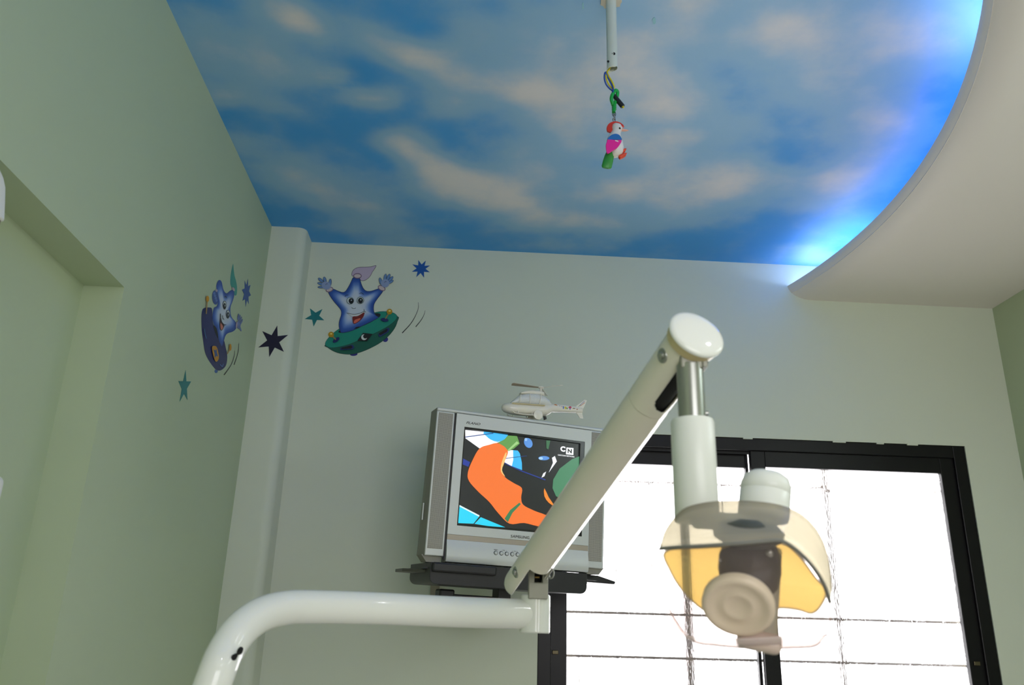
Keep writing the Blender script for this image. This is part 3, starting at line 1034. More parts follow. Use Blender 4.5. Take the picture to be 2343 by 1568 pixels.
# lower control panel, rolled forward towards its bottom
rows = []
for z, y in ((-.187, -.004), (-.195, -.006), (-.205, -.009), (-.222, -.013), (-.236, -.015), (-.248, -.014), (-.256, -.010), (-.258, .0), (-.258, .05)):
    rows.append([V((PX0 + .0005, y, z)), V((PX1 - .0005, y, z))])
b_ = TB().grid(rows)
for e_ in (0, 1):
    b_.add([r[e_] for r in rows] + [V((rows[0][e_].x, .05, -.187))], [tuple(range(len(rows) + 1))])
b_.build('control_panel', SILVER, tv, 50)
for k in range(7):
    x = -.0775 + k * .0187
    y = -.0122
    bt = TB().lathe(V((x, y + .002, -.218)), V((0, -1, .12)), [(.0072, 0), (.0072, .0022), (.0064, .0028)], 20).build('button_well', DARKP, tv, 40)
    TB().lathe(V((x, y + .0018, -.2182)), V((0, -1, .12)), [(.0056, 0), (.0056, .0045), (.0044, .006), (.001, .0064)], 20).build('button', SILVER, bt, 50)
TEXTM = mat('charcoal_print', (40, 40, 40), .5)
yb = -.0123
text_part('button_caption', 'MENU', .0050, mat('grey_caption_print', (96, 96, 94), .5), tv, T(-.0775, -.0102, -.2078), TX, TZ, .0002, bold=0)
text_part('button_caption', '-  VOL  +', .0050, mat('grey_caption_print', (96, 96, 94), .5), tv, T(-.0495, -.0102, -.2078), TX, TZ, .0002, bold=0)
text_part('button_caption', '\u2228  CH  \u2227', .0050, mat('grey_caption_print', (96, 96, 94), .5), tv, T(-.012, -.0102, -.2078), TX, TZ, .0002, bold=0)
text_part('maker_lettering', 'SAMSUNG', .0128, TEXTM, tv, T(.005, -.0064, -.1605), TX, TZ, .0008, sx=1.1, bold=0, spacing=1.03)
text_part('series_lettering', 'PLANO', .0112, TEXTM, tv, T(-.1845, -.0062, .1985), TX, TZ, .0004, shear=.35, sx=1.35, bold=.012)

# screen with its picture
scr = TB().box(SX0 + .002, SX1 - .002, .004, .012, SZ0 + .002, SZ1 - .002).build('screen', emit('screen_black', (24, 30, 34), .5), tv, 0)
LAY = [0]
SS = 320 / 1930


def pic(name, pts, rgb, k=1.0, smooth=0, clip=True):
    if smooth:
        pts = [(p.x, p.y) for p in smooth_closed([V((a, b, 0)) for a, b in pts], smooth)]
    LAY[0] += 1
    y = .0038 - LAY[0] * .00012
    P = []
    for a, b in pts:
        x, z = tvl(1040 + a * SS, 960 + b * SS, y)
        P.append(V((min(max(x, SX0 + L_ * .6), SX1 - L_ * 2.2), y, min(max(z, SZ0 + L_), SZ1 - L_))))
    m_ = emit('screen_%d_%d_%d' % rgb, rgb, k)
    return TB().prism(P, V((0, .0001, 0))).build(name, m_, scr, 0)


def pell(name, cx, cy, rx, ry, rgb, rot=0, k=1.0):
    a = radians(rot)
    return pic(name, [(cx + rx * cos(t) * cos(a) - ry * sin(t) * sin(a), cy + rx * cos(t) * sin(a) + ry * sin(t) * cos(a))
                      for t in (2 * pi * i / 26 for i in range(26))], rgb, k)


pic('picture_shape', [(148, 145), (400, 172), (520, 195), (735, 215), (700, 270), (600, 320), (345, 400), (150, 260)], (250, 252, 255), 1.2)
pic('picture_shape', [(405, 172), (735, 215), (690, 275), (600, 312), (500, 280), (440, 232)], (60, 190, 250), 1.0, 2)
pic('picture_line', [(148, 238), (530, 186), (540, 196), (150, 250)], (20, 70, 150), .8)
pic('picture_shape', [(740, 425), (810, 425), (830, 640), (790, 645), (690, 592)], (250, 252, 255), 1.2)
pic('picture_shape', [(808, 425), (872, 430), (902, 470), (930, 600), (932, 700), (790, 645), (810, 560)], (60, 190, 250), 1.0)
pic('picture_line', [(690, 535), (1000, 500), (1000, 506), (690, 545)], (20, 70, 150), .8)
pic('picture_shape', [(60, 1190), (345, 1335), (262, 1440), (30, 1430)], (30, 215, 250), 1.0)
pic('picture_shape', [(362, 1350), (700, 1490), (480, 1475), (275, 1442)], (30, 215, 250), 1.0)
pic('picture_line', [(60, 1178), (345, 1325), (340, 1345), (58, 1200)], (225, 250, 255), 1.0)
pic('picture_line', [(690, 600), (935, 708), (1260, 830), (1250, 842), (930, 722), (690, 610)], (30, 60, 160), .8)
pic('picture_shape', [(118, 540), (215, 590), (190, 655), (110, 620)], (30, 60, 170), .8)
pell('picture_shape', 1018, 325, 55, 72, (90, 150, 225), -28)
pell('picture_shape', 985, 278, 20, 22, (150, 195, 245), 0)
pell('picture_shape', 1233, 535, 76, 29, (90, 150, 225), 0)
pell('picture_shape', 1192, 538, 28, 20, (170, 215, 250), 0)
pic('picture_shape', [(1265, 290), (1322, 292), (1296, 415), (1268, 400)], (60, 120, 80), .8)
pic('picture_shape', [(1722, 510), (1620, 550), (1450, 680), (1362, 830), (1352, 950), (1400, 1060), (1460, 1090), (1722, 700)], (78, 146, 106), .85, 0)
# broad orange sweep in place of the figure on air
pic('picture_shape', [(345, 402), (480, 350), (610, 330), (735, 430), (700, 560), (650, 700), (700, 800), (820, 880), (930, 950), (920, 1080), (950, 1180), (1100, 1260), (1290, 1345), (1200, 1475), (960, 1430), (760, 1440), (600, 1290), (480, 1140), (330, 1000), (200, 850), (185, 730), (250, 560)], (255, 122, 45), .95, 4)
pic('picture_shape', [(700, 470), (720, 470), (690, 590), (655, 700), (700, 790), (640, 720), (650, 600)], (255, 205, 125), .95, 3)
pic('picture_shape', [(1240, 950), (1300, 1075), (1380, 1195), (1300, 1150), (1240, 1060)], (250, 145, 45), .95, 2)
pic('picture_shape', [(735, 222), (862, 230), (900, 335), (820, 405), (745, 440), (690, 375), (600, 322), (690, 275)], (105, 165, 82), .9)
pic('picture_shape', [(890, 330), (840, 360), (745, 440), (735, 420), (860, 300)], (170, 220, 140), .9)
pic('picture_shape', [(690, 1370), (770, 1250), (895, 1150), (915, 1170), (800, 1290), (735, 1420)], (60, 135, 88), .85)
pic('picture_shape', [(1345, 530), (1385, 505), (1412, 580), (1300, 735), (1358, 600)], (245, 248, 255), 1.1)
pic('picture_shape', [(1200, 805), (1225, 745), (1265, 720), (1240, 785)], (245, 248, 255), 1.1)
# channel mark
yl = .0038 - (LAY[0] + 1) * .00012
WM = emit('screen_250_252_255', (250, 252, 255), 1.2)


def tvp(a, b, y):
    x, z = tvl(1040 + a * SS, 960 + b * SS, y)
    return T(x, y, z)


text_part('channel_letter', 'C', .0235, WM, scr, tvp(1495, 412, yl), TX, TZ, .00005, sx=1.1, bold=.05)
pic('channel_box', [(1545, 388), (1642, 396), (1640, 492), (1537, 482)], (250, 252, 255), 1.2)
LAY[0] += 1
text_part('channel_letter', 'N', .019, emit('screen_black', (24, 30, 34), .5), scr, tvp(1590, 440, .0038 - LAY[0] * .00012), TX, TZ, .00006, sx=1.15, bold=.05)
text_part('channel_lettering', 'CARTOON NETWORK', .0058, WM, scr, tvp(1541, 505, yl), TX, TZ, .00005, sx=1.05)

# --- wall bracket carrying the set
br = empty('television_bracket', mtx=Matrix.Translation(T(0, .3, -.40)))
tag(br, 'black metal wall bracket and tray under the silver television', 'bracket')
b_ = TB()
r_ = .022
pts = [(-.290, -.278), (.247, -.278)]
pr = [V((-.290, 0, -.2612)), V((.247, 0, -.2612))]
for cx, a0 in ((.247 - r_, 0), (-.290 + r_, -90)):
    for k in range(6):
        a = radians(a0 - k * 18)
        pr.append(V((cx + r_ * cos(a), 0, -.327 + r_ + r_ * sin(a))))
b_.prism([p + V((0, -.012, 0)) for p in pr], V((0, .30, 0)))
b_.build('tray', DARKP, br, 30, bevel=.002)
TB().box(-.287, -.075, -.030, -.0165, -.290, -.2605).build('front_stop', DARKP, br, 0, bevel=.006)
TB().box(-.30, .30, .02, .28, -.2805, -.2755).build('support_plate', DARKP, br, 0)
pts = [V((-.352, .12, -.2915)), V((-.352, .24, -.2915)), V((-.25, .26, -.2915)), V((-.25, .02, -.2915))]
TB().prism(pts, V((0, 0, .010))).build('side_wing', mat('grey_steel_wing', (92, 90, 84), .45, .4), br, 0, bevel=.002)
pts = [V((x, .045, z)) for x, z in ((.10, -.2618), (.312, -.2620), (.379, -.278), (.376, -.287), (.24, -.2855), (.10, -.2855))]
TB().prism(pts, V((0, .16, 0))).build('side_wing', DARKP, br, 0, bevel=.002)
TB().box(-.024, .020, .10, .17, -.40, -.325).build('drop_post', DARKP, br, 0, bevel=.002)
TB().box(-.222, -.024, .13, .165, -.395, -.352).build('swing_arm', DARKP, br, 0, bevel=.003)
TB().box(-.222, -.170, .115, .18, -.392, -.338).build('arm_knuckle', DARKP, br, 0, bevel=.006)
a_, b2_ = T(-.0, .14, -.40), V((.05, YB, 1.30))
MB().box(-.06, .18, YB - .02, YB, 1.305, 1.37).build('wall_plate', DARKP, br, 0, bevel=.003)
pa = T(0, .16, -.41)
MB().obox((pa + V((.06, YB - .01, pa.z))) / 2, V((1, 0, 0)), V((0, 1, 0)), V((0, 0, 1)), .02, abs(YB - pa.y) / 2, .02).build('wall_arm', DARKP, br, 0, bevel=.002)
pa, pb = on(986, 1333, 1, YB - .01), on(1001, 1420, 1, YB - .01)
cc = MB().box(pa.x, pb.x, YB - .022, YB, 1.305, pa.z + .03).build('cable_channel', mat('dusty_cable_channel', (150, 142, 122), .6), None, 0, bevel=.002)
cc.data.transform(Matrix.Translation((-pa.x, -YB, -1.305)))
cc.location = (pa.x, YB, 1.305)
tag(cc, 'short beige cable channel on the wall under the television', 'cable channel')

# ------------------------------------------------------------------ toy helicopter on the set
HB_ = .036                                     # centre line this far behind the front
WTOY = mat('ivory_toy_plastic', (240, 234, 218), .3, var=.03, coat=.3)


def build_canopy(nt, out):
    p_ = nt.nodes.new('ShaderNodeBsdfPrincipled')
    p_.inputs['Base Color'].default_value = (.86, .88, .86, 1)
    p_.inputs['Roughness'].default_value = .08
    tr = nt.nodes.new('ShaderNodeBsdfTransparent')
    nz_ = nt.nodes.new('ShaderNodeTexNoise')
    nz_.inputs['Scale'].default_value = 25
    mm = nt.nodes.new('ShaderNodeMapRange')
    mm.inputs[3].default_value = .7
    mm.inputs[4].default_value = .9
    nt.links.new(nz_.outputs['Fac'], mm.inputs[0])
    mx_ = nt.nodes.new('ShaderNodeMixShader')
    nt.links.new(mm.outputs[0], mx_.inputs[0])
    nt.links.new(tr.outputs[0], mx_.inputs[1])
    nt.links.new(p_.outputs[0], mx_.inputs[2])
    nt.links.new(mx_.outputs[0], out.inputs['Surface'])


CANOPY = shader_mix('milky_clear_canopy', build_canopy)
hl = empty('toy_helicopter', mtx=Matrix.Translation(T(.06, HB_, HH)))
tag(hl, 'ivory toy helicopter with clear canopy standing on the television', 'toy')


def hp(u, v, y=HB_):
    x, z = tvl(u, v, y)
    return V((x, y, z))


def loft(stations, n=20, sq=1.0):
    """stations: (u, vtop, vbot, half width)"""
    rows = []
    for u, vt, vb, hw in stations:
        a, b = hp(u, vt), hp(u, vb)
        c, h = (a + b) / 2, (a - b) / 2
        row = []
        for k in range(n):
            t_ = 2 * pi * k / n
            sy, sz = sin(t_), cos(t_)
            sy = math.copysign(abs(sy) ** sq, sy)
            sz = math.copysign(abs(sz) ** sq, sz)
            row.append(c + h * sz + V((0, hw * sy, 0)))
        rows.append(row)
    b_ = TB().grid(rows, closed=True)
    b_.f.append(tuple(range(n)))
    m0 = len(b_.v)
    b_.f.append(tuple(range(m0 - n, m0)))
    return b_


loft([(1148, 930, 935, .003), (1150, 926.5, 939, .011), (1155, 924, 943, .018), (1164, 922.5, 946.5, .024), (1180, 923.5, 950, .028), (1205, 925.5, 952, .029), (1230, 927, 954, .029), (1246, 926, 953, .027), (1256, 925.5, 949, .021), (1262, 925, 944, .015), (1285, 926.5, 943.5, .011), (1318, 931, 945, .008), (1332, 934, 946, .006)], sq=.85).build('fuselage', WTOY, hl, 50)
loft([(1166, 923, 926, .02), (1175, 915, 927, .024), (1187, 905, 928, .026), (1205, 901.5, 929, .027), (1225, 902, 930, .027), (1242, 907, 931, .026), (1252, 915, 931, .022), (1259, 922, 931, .014)], sq=.8).build('canopy', CANOPY, hl, 50)
loft([(1190, 899, 903, .012), (1200, 895.5, 904, .018), (1216, 894, 905, .02), (1232, 896, 906, .02), (1241, 898, 908, .018), (1243, 901, 909, .012)], sq=.7).build('engine_cowl', WTOY, hl, 50)
for (ua, va, ub, vb) in ((1186, 906, 1183, 925), (1207, 903, 1206, 927), (1233, 905, 1228, 929)):
    TB().tube([hp(ua, va) + V((0, -.0265, -.001)), hp((ua + ub) / 2, (va + vb) / 2) + V((0, -.0285, 0)), hp(ub, vb) + V((0, -.0285, 0))], .0013, 6).build('canopy_pillar', WTOY, hl, 50)
TB().tube([hp(1167, 926) + V((0, -.024, 0)), hp(1200, 929) + V((0, -.029, 0)), hp(1240, 932) + V((0, -.029, 0))], .0022, 6).build('belt_line', mat('yellowed_plastic', (206, 190, 142), .4), hl, 50)
TB().tube([hp(1237, 899), hp(1237.5, 886)], [.006, .004], 12).build('rotor_mast', WTOY, hl, 50)
TB().lathe(hp(1237.5, 889), V((0, 0, 1)), [(.009, 0), (.011, .002), (.011, .005), (.006, .008)], 18).build('rotor_hub', WTOY, hl, 50)
BL = mat('taupe_rotor_blade', (166, 152, 130), .45)
c0 = hp(1237.5, 888)
for ang, ln in ((182, .112), (300, .10), (62, .112)):
    dx = V((cos(radians(ang)), sin(radians(ang)) * .9, -.03 if ang == 182 else -.02))
    side = V((-sin(radians(ang)), cos(radians(ang)), .22))
    pts = [c0 + dx * .008 + side * .004, c0 + dx * ln * .95 + side * .010, c0 + dx * ln + side * .004, c0 + dx * ln * .97 - side * .009, c0 + dx * .008 - side * .004]
    TB().prism(pts, V((0, 0, .0018))).build('rotor_blade', BL if ang == 182 else WTOY, hl, 0)
for pts in (((1316, 931), (1337, 915), (1343, 916.5), (1334, 936), (1331, 942)), ((1318, 944), (1326, 957), (1334.5, 958), (1331, 944))):
    TB().prism([hp(*p) + V((0, -.002, 0)) for p in pts], V((0, .004, 0))).build('tail_fin', WTOY, hl, 0, bevel=.0008)
for yy in (-.034, .024):
    wc = hp(1232, 949.5, HB_ + yy) if yy < 0 else hp(1232, 949.5, HB_ - .034) + V((0, .058, 0))
    TB().lathe(wc, V((0, 1, 0)), [(.006, -.001), (.011, 0), (.0165, .001), (.0165, .009), (.012, .010)], 28).build('wheel', WTOY, hl, 40)
for yy in (-.03, .03):
    pts = [hp(1166, 944) + V((0, yy, 0)), hp(1172, 949) + V((0, yy, 0)), hp(1190, 952) + V((0, yy, 0)), hp(1221, 954.5) + V((0, yy, 0))]
    rl = TB().tube(pts, .0018, 8).build('skid_rail', WTOY, hl, 50)
    for u, v0, v1 in ((1179, 943, 950), (1211, 944, 953.5)):
        TB().tube([hp(u, v0) + V((0, yy * .85, 0)), hp(u, v1) + V((0, yy, 0))], .0016, 8).build('skid_strut', WTOY, rl, 50)
TB().prism([hp(1245, 951), hp(1250, 954), hp(1251, 959), hp(1246.5, 961)], V((0, .01, 0))).build('tail_prop', DARKP, hl, 0)
k_ = 0
for u, v, w, h, c in ((1268, 932, 5, 5.5, (206, 130, 70)), (1268.5, 934, 2.2, 2.5, (190, 40, 30)), (1277.5, 933, 2.2, 3, (60, 60, 70)), (1281.5, 934, 1.8, 3, (200, 80, 60)), (1286, 934.5, 2.2, 3.2, (60, 100, 180)),
                      (1291, 934.8, 2.6, 3, (210, 190, 40)), (1295, 936, 1.6, 2, (80, 160, 80)), (1302, 934, 3.5, 3, (200, 60, 90)), (1302, 937, 1.5, 2.5, (120, 120, 180)), (1311, 936, 3.5, 1, (140, 110, 80)), (1318.5, 938, 1.8, 1.2, (170, 100, 80))):
    hw = .0113 - (u - 1268) / 50 * .0036
    pts = [hp(u + w * cos(t_), v + h * sin(t_)) + V((0, -hw - .0008 - k_ * .00001, 0)) for t_ in (2 * pi * i / 8 for i in range(8))]
    TB().prism(pts, V((0, .0004, 0))).build('sticker_mark', mat('sticker_%d_%d_%d' % c, c, .4), hl, 0)
    k_ += 1
for (ua, va, ub, vb), c in (((1325, 929, 1337, 918.5), (60, 90, 170)), ((1327, 930, 1337.5, 922), (206, 96, 50)), ((1323, 931, 1328, 927), (110, 160, 60))):
    TB().tube([hp(ua, va) + V((0, -.0024, 0)), hp(ub, vb) + V((0, -.0024, 0))], .0007, 6).build('fin_stripe', mat('sticker_%d_%d_%d' % c, c, .4), hl, 50)

# ------------------------------------------------------------------ pole and bird hanging from the painted ceiling
MX, MY = on(1398, 0, 2, HC).x, on(1398, 0, 2, HC).y


def mp(u, v, dy=0.0):
    return on(u, v, 1, MY + dy)


PIPE = mat('white_pvc_conduit', (206, 212, 200), .4, var=.04, scale=25)
pole = empty('ceiling_conduit', (MX, MY, HC))
tag(pole, 'white conduit pipe with a loop of wires hanging from the sky ceiling', 'pipe')
zb = mp(1398, 160).z
n_ = 24
rows = []
R_ = .0128
for i in range(40):
    z = HC - (HC - zb) * i / 39
    rows.append([V((MX + R_ * cos(2 * pi * k / n_), MY + R_ * sin(2 * pi * k / n_), z + (.012 * max(0, sin(2 * pi * k / n_ + 1.2)) if i == 39 else 0))) for k in range(n_)])
b_ = MB().grid(rows, closed=True)
b_.build('pipe', PIPE, pole, 60, solid=.0018)
rag = []
for k in range(22):
    r = .026 + .010 * random.random()
    rag.append(V((MX + r * cos(2 * pi * k / 22), MY + r * sin(2 * pi * k / 22), HC - .0045)))
MB().prism(rag, V((0, 0, .0044))).build('plaster_patch', mat('bare_plaster', (214, 206, 190), .8, bump=.4), pole, 0)
HOLE = mat('dark_hole', (16, 16, 16), .8)
pf = lambda u, v: mp(u, v, -.0126 * math.sqrt(max(0, 1 - ((u - 1399) / 11.5) ** 2)) - .0016)
MB().lathe(pf(1404, 123), V((0, 1, 0)), [(.0045, -.0006), (.0045, .0012)], 14).build('drilled_hole', HOLE, pole, 0)
MB().tube([pf(1406, 126), pf(1406.5, 135), pf(1406.5, 147)], .0011, 8).build('saw_cut', HOLE, pole, 0)
MB().lathe(pf(1391.5, 140.5), V((0, 1, 0)), [(.003, -.0006), (.003, .0012)], 14).build('drilled_hole', HOLE, pole, 0)
YEL = mat('yellow_wire_insulation', (216, 200, 30), .4)
BLU = mat('blue_wire_insulation', (40, 78, 160), .4)
YW = [(1398, 150), (1393, 160), (1389, 165), (1393, 175), (1401, 188), (1405, 199), (1402, 203), (1394, 195), (1388, 182), (1386, 170)]
MB().tube(smooth_open([mp(u, v, .004 * sin(i * 1.3)) for i, (u, v) in enumerate(YW)], 6), .0021, 10).build('wire', YEL, pole, 60)
BW = [(1395, 150), (1389, 164), (1384, 167), (1383, 180), (1387, 193), (1395, 203), (1401, 208), (1403, 216)]
MB().tube(smooth_open([mp(u, v, .006 * sin(i * 1.1 + 1)) for i, (u, v) in enumerate(BW)], 6), .0021, 10).build('wire', BLU, pole, 60)
BW = [(1386, 168), (1391, 178), (1399, 193), (1403, 203), (1402, 211)]
MB().tube(smooth_open([mp(u, v, -.005 + .004 * sin(i)) for i, (u, v) in enumerate(BW)], 6), .0021, 10).build('wire', BLU, pole, 60)
MB().tube([mp(1403, 214), mp(1408, 223), mp(1416, 233), mp(1425, 244)], [.003, .0055, .0062, .0062], 12).build('cable_sheath', DARKP, pole, 60)
MB().tube([mp(1424, 243), mp(1427, 246.5)], .0026, 8).build('wire_end', YEL, pole, 60)

for u, v, rx, ry in ((1497, 47, 5, 8), (1334, 13, 2.5, 8)):
    fl = [on(u + rx * cos(2 * pi * k / 9) * (.7 + .3 * (k % 2)), v + ry * sin(2 * pi * k / 9), 2, HC) - V((0, 0, .0012)) for k in range(9)]
    MB().prism(fl, V((0, 0, .0010))).build('paint_fleck', mat('pale_teal_fleck', (150, 205, 222), .6), ceil, 0)

bird = empty('toy_bird', tuple(mp(1406, 385)))
tag(bird, 'colourful plastic toy bird with red crest hanging under the conduit', 'toy')
GRN = mat('green_plastic_hook', (20, 160, 60), .3)
HK = [(1405, 252), (1405, 246), (1402, 238), (1399, 228), (1400, 220), (1404, 212), (1409, 207), (1413, 211), (1412, 220), (1409, 231), (1406, 240), (1405, 250), (1404, 257)]
MB().tube(smooth_open([mp(u, v, .004 * cos(i * .8)) for i, (u, v) in enumerate(HK)], 6), .0046, 12).build('hook', GRN, bird, 60)
for v in (243, 247, 251):
    MB().lathe(mp(1405, v), V((0, 0, 1)), [(.004, -.002), (.0062, 0), (.004, .002)], 14).build('hook_bead', GRN, bird, 60)
STEEL = mat('bright_steel', (150, 146, 140), .25, .9)
for u, v, rx, rz, tw in ((1405, 261, .004, .008, 0), (1405.5, 267.5, .0045, .009, 1), (1405, 274.5, .003, .006, 0)):
    c = mp(u, v)
    ax = V((1, 0, 0)) if not tw else V((.5, .86, 0))
    MB().tube([c + ax * rx * cos(t_) + V((0, 0, rz * sin(t_))) for t_ in (2 * pi * k / 20 for k in range(21))], .0011, 8, caps=False).build('chain_link', STEEL, bird, 60)
BWH = mat('white_bird_plastic', (224, 220, 214), .35)


def ellip(stations, n=18):
    """stations: (u, v, half width across in the picture plane, half depth, tangent angle deg)"""
    rows = []
    for u, v, a, b, an in stations:
        c = mp(u, v)
        d_ = V((cos(radians(an)), 0, sin(radians(an))))
        rows.append([c + d_ * (a * cos(t_)) + V((0, b * sin(t_), 0)) for t_ in (2 * pi * k / n for k in range(n))])
    b_ = MB().grid(rows, closed=True)
    b_.f.append(tuple(range(n)))
    m0 = len(b_.v)
    b_.f.append(tuple(range(m0 - n, m0)))
    return b_


ellip([(1409, 283, .004, .004, 0), (1411, 287, .011, .010, 0), (1412, 293, .0135, .012, 0), (1411.5, 299, .012, .0115, 0), (1409, 305, .012, .012, -8), (1407, 312, .015, .016, -12), (1407, 322, .020, .020, -15), (1408, 334, .0215, .021, -15), (1409, 345, .019, .018, -15), (1408.5, 354, .013, .012, -10), (1406, 359, .006, .006, 0)]).build('body', BWH, bird, 60)
ctr = mp(1409, 296)
pts = []
for k in range(0, 41):
    a = radians(20 + k * 4.6)
    rr = .0225 + (.0011 if k % 2 else -.0004)
    pts.append(ctr + V((rr * cos(a) * 1.0, -.003, rr * sin(a) * .95)))
pts += [mp(1401, 303, -.003), mp(1408, 296, -.003), mp(1414, 290, -.003)]
MB().prism(pts, V((0, .006, 0))).build('crest', mat('red_crest_plastic', (206, 52, 28), .4, var=.1), bird, 0, bevel=.0008)
ellip([(1419, 296, .0055, .0055, 90), (1424, 297.5, .0038, .004, 90), (1431, 298.5, .0028, .003, 90), (1438, 298.5, .0009, .001, 90)]).build('beak', mat('pale_pink_beak', (226, 166, 146), .4), bird, 60)
MB().lathe(mp(1418, 293.5, -.0105), V((.5, -1, 0)), [(.0026, -.001), (.0024, .001), (.001, .0018)], 12).build('eye', HOLE, bird, 60)


def wing(name, pts, rgb, off, th=.004):
    P = smooth_closed([mp(u, v, -.0195 - off) for u, v in pts], 3)
    return MB().prism(P, V((0, th, 0))).build(name, mat('bird_%d_%d_%d' % rgb, rgb, .38), bird, 0, bevel=.001)


wing('wing', [(1389, 323), (1392, 319), (1421, 320), (1419, 329), (1412, 338), (1402, 344), (1390, 351), (1387, 340), (1386.5, 331)], (232, 34, 150), .001)
wing('wing_shoulder', [(1391, 319), (1397, 310), (1407, 306), (1416, 308), (1421, 314), (1421, 320.5)], (40, 108, 180), .001)
ellip([(1398, 347, .010, .008, -20), (1394, 358, .0115, .007, -15), (1391, 370, .0125, .006, -12), (1388, 382, .0125, .005, -10), (1387, 385, .010, .003, -8)]).build('tail', mat('green_bird_tail', (44, 140, 48), .4), bird, 60)
for u, v, dy in ((1424, 347, -.009), (1425, 357, .006)):
    ellip([(u - 9, v + 1, .004, .005, 70), (u - 4, v + 2, .0085, .007, 70), (u + 3, v - 1, .0075, .007, 70), (u + 8, v - 3, .005, .005, 70)]).build('foot', mat('orange_red_feet', (222, 70, 40), .4), bird, 60)

# ------------------------------------------------------------------ dental operating light on its arm
ENAM = mat('white_enamelled_steel', (238, 241, 234), .09, var=.025, scale=6, coat=.0)
IVOR = mat('ivory_enamelled_arm', (238, 233, 216), .16, var=.03, scale=6)
SATIN = mat('satin_white_plastic', (232, 236, 228), .32, var=.02, scale=6)
METAL = mat('brushed_steel', (168, 170, 164), .28, .9, var=.06, scale=60)
GREYM = mat('dull_zinc_fork', (150, 150, 138), .45, .5, var=.06)
lamp_base = pd(478, 1620, 1.02)
lamp = empty('dental_light', (lamp_base.x, lamp_base.y, 0))
tag(lamp, 'white jointed dental operating light arm with lamp head by the window', 'dental light')

# lower tube: up from the floor, bent over to the pivot block
path = [pd(1215, 1406, 1.40), pd(1050, 1401, 1.352), pd(874, 1393, 1.30), pd(716, 1389, 1.235), pd(650, 1392, 1.20), pd(595, 1408, 1.165), pd(550, 1442, 1.13), pd(517, 1490, 1.10), pd(496, 1540, 1.075)]
last = path[-1]
for k in range(1, 5):
    path.append(V((last.x - .01 * k ** .5, last.y - .004 * k, last.z - .05 * k)))
path.append(V((path[-1].x, path[-1].y, .02)))
MB().tube(smooth_open(path, 8), .0242, 28).build('post', ENAM, lamp, 60)
lp = path[-1]
MB().lathe((lp.x, lp.y, 0), (0, 0, 1), [(.16, 0), (.16, .015), (.14, .03), (.05, .04), (.04, .06), (.03, .07)], 36).build('floor_base', ENAM, lamp, 40)
# paint chip on the bend
ch = smooth_open([pd(552, 1484, 1.07), pd(548, 1492, 1.072), pd(543, 1497, 1.074), pd(536, 1504, 1.075), pd(533, 1508, 1.076)], 4)
MB().tube(ch, [.0014 + .0026 * abs(sin(i * .32 + .6)) for i in range(len(ch))], 8).build('paint_chip', HOLE, lamp, 60)

bc = pd(1224, 1405, 1.40)
MB().lathe(bc - V((0, 0, .031)), (0, 0, 1), [(.0235, 0), (.0255, .002), (.0255, .060), (.0235, .062)], 36).build('pivot_block', ENAM, lamp, 40)
# fork standing in the block
az = RIGHT.copy()
az.z = 0
az.normalize()
ay = V((-az.y, az.x, 0))
fc = pd(1231, 1353, 1.40)
ZU = V((0, 0, 1))
b_ = MB()
b_.obox(fc + ZU * .0, az, ay, ZU, .0165, .016, .0135)
for s in (-1, 1):
    b_.obox(fc + az * (s * .0115) + ZU * .027, az, ay, ZU, .005, .016, .016)
b_.build('fork', GREYM, lamp, 0, bevel=.0015)
MB().obox(fc + ZU * .03 + ay * .008, az, ay, ZU, .0065, .006, .02).build('spring_end', HOLE, lamp, 0)
for k in range(3):
    c = fc + ZU * (.022 + k * .009) - ay * .006
    MB().tube([c - az * .006, c + az * .002], .0017, 8).build('spring_coil', mat('brass_spring', (190, 160, 96), .35, .8), lamp, 60)

# spring arm: a round steel sleeve cut open below at both ends
A, B = pd(1203, 1322, 1.405), pd(1585, 778, .985)
AX = (B - A).normalized()
vn = CAM - (A + B) / 2
vn = (vn - AX * vn.dot(AX)).normalized()         # flank turned to the chair
rt = AX.cross(vn)
if rt.dot(RIGHT) < 0:
    rt = -rt
under = vn * cos(radians(50)) + rt * sin(radians(50))     # open side of the sleeve
sidev = vn * cos(radians(40)) - rt * sin(radians(40))     # bolted flank
R0 = .0285
Lr = (B - A).length
NC = 112
nflat = (vn * cos(radians(81)) + rt * sin(radians(81)))   # pressed flat along the window side


def sect(a):
    p_ = (under * cos(a) + sidev * sin(a)) * R0
    k_ = p_.dot(nflat) - R0 * .88
    return p_ - nflat * k_ if k_ > 0 else p_


ST = [-.028 + .001 * i for i in range(110)]
while ST[-1] < Lr - .125:
    ST.append(ST[-1] + .02)
ST += [Lr - .12 + .0012 * i for i in range(101)]
pts, faces = [], []
for s in ST:
    for k in range(NC):
        a = 2 * pi * k / NC
        pts.append(A + AX * s + sect(a))
zcut = pd(1240, 1303, 1.37).z


def keep(s, a):
    """is the sleeve wall present at station s, angle a from the open side"""
    h = R0 * cos(a)                              # height towards the open side
    p_ = A + AX * s + (under * cos(a) + sidev * sin(a)) * R0
    if s < .07 and h > -.006 and p_.z < zcut and h > .56 * R0:
        return False
    if s < .002 and (s - .002) ** 2 + (h * .95) ** 2 > .030 ** 2:
        return False
    w_ = abs((a + pi) % (2 * pi) - pi) * R0
    c_ = Lr - .088
    if (s > c_ and w_ < .019) or (s - c_) ** 2 + w_ * w_ < .019 ** 2:
        return False
    return True


for i in range(len(ST) - 1):
    for k in range(NC):
        if keep((ST[i] + ST[i + 1]) / 2, 2 * pi * (k + .5) / NC):
            faces.append((i * NC + k, i * NC + (k + 1) % NC, (i + 1) * NC + (k + 1) % NC, (i + 1) * NC + k))
MB().add(pts, faces).build('spring_arm', IVOR, lamp, 60, solid=.0024)
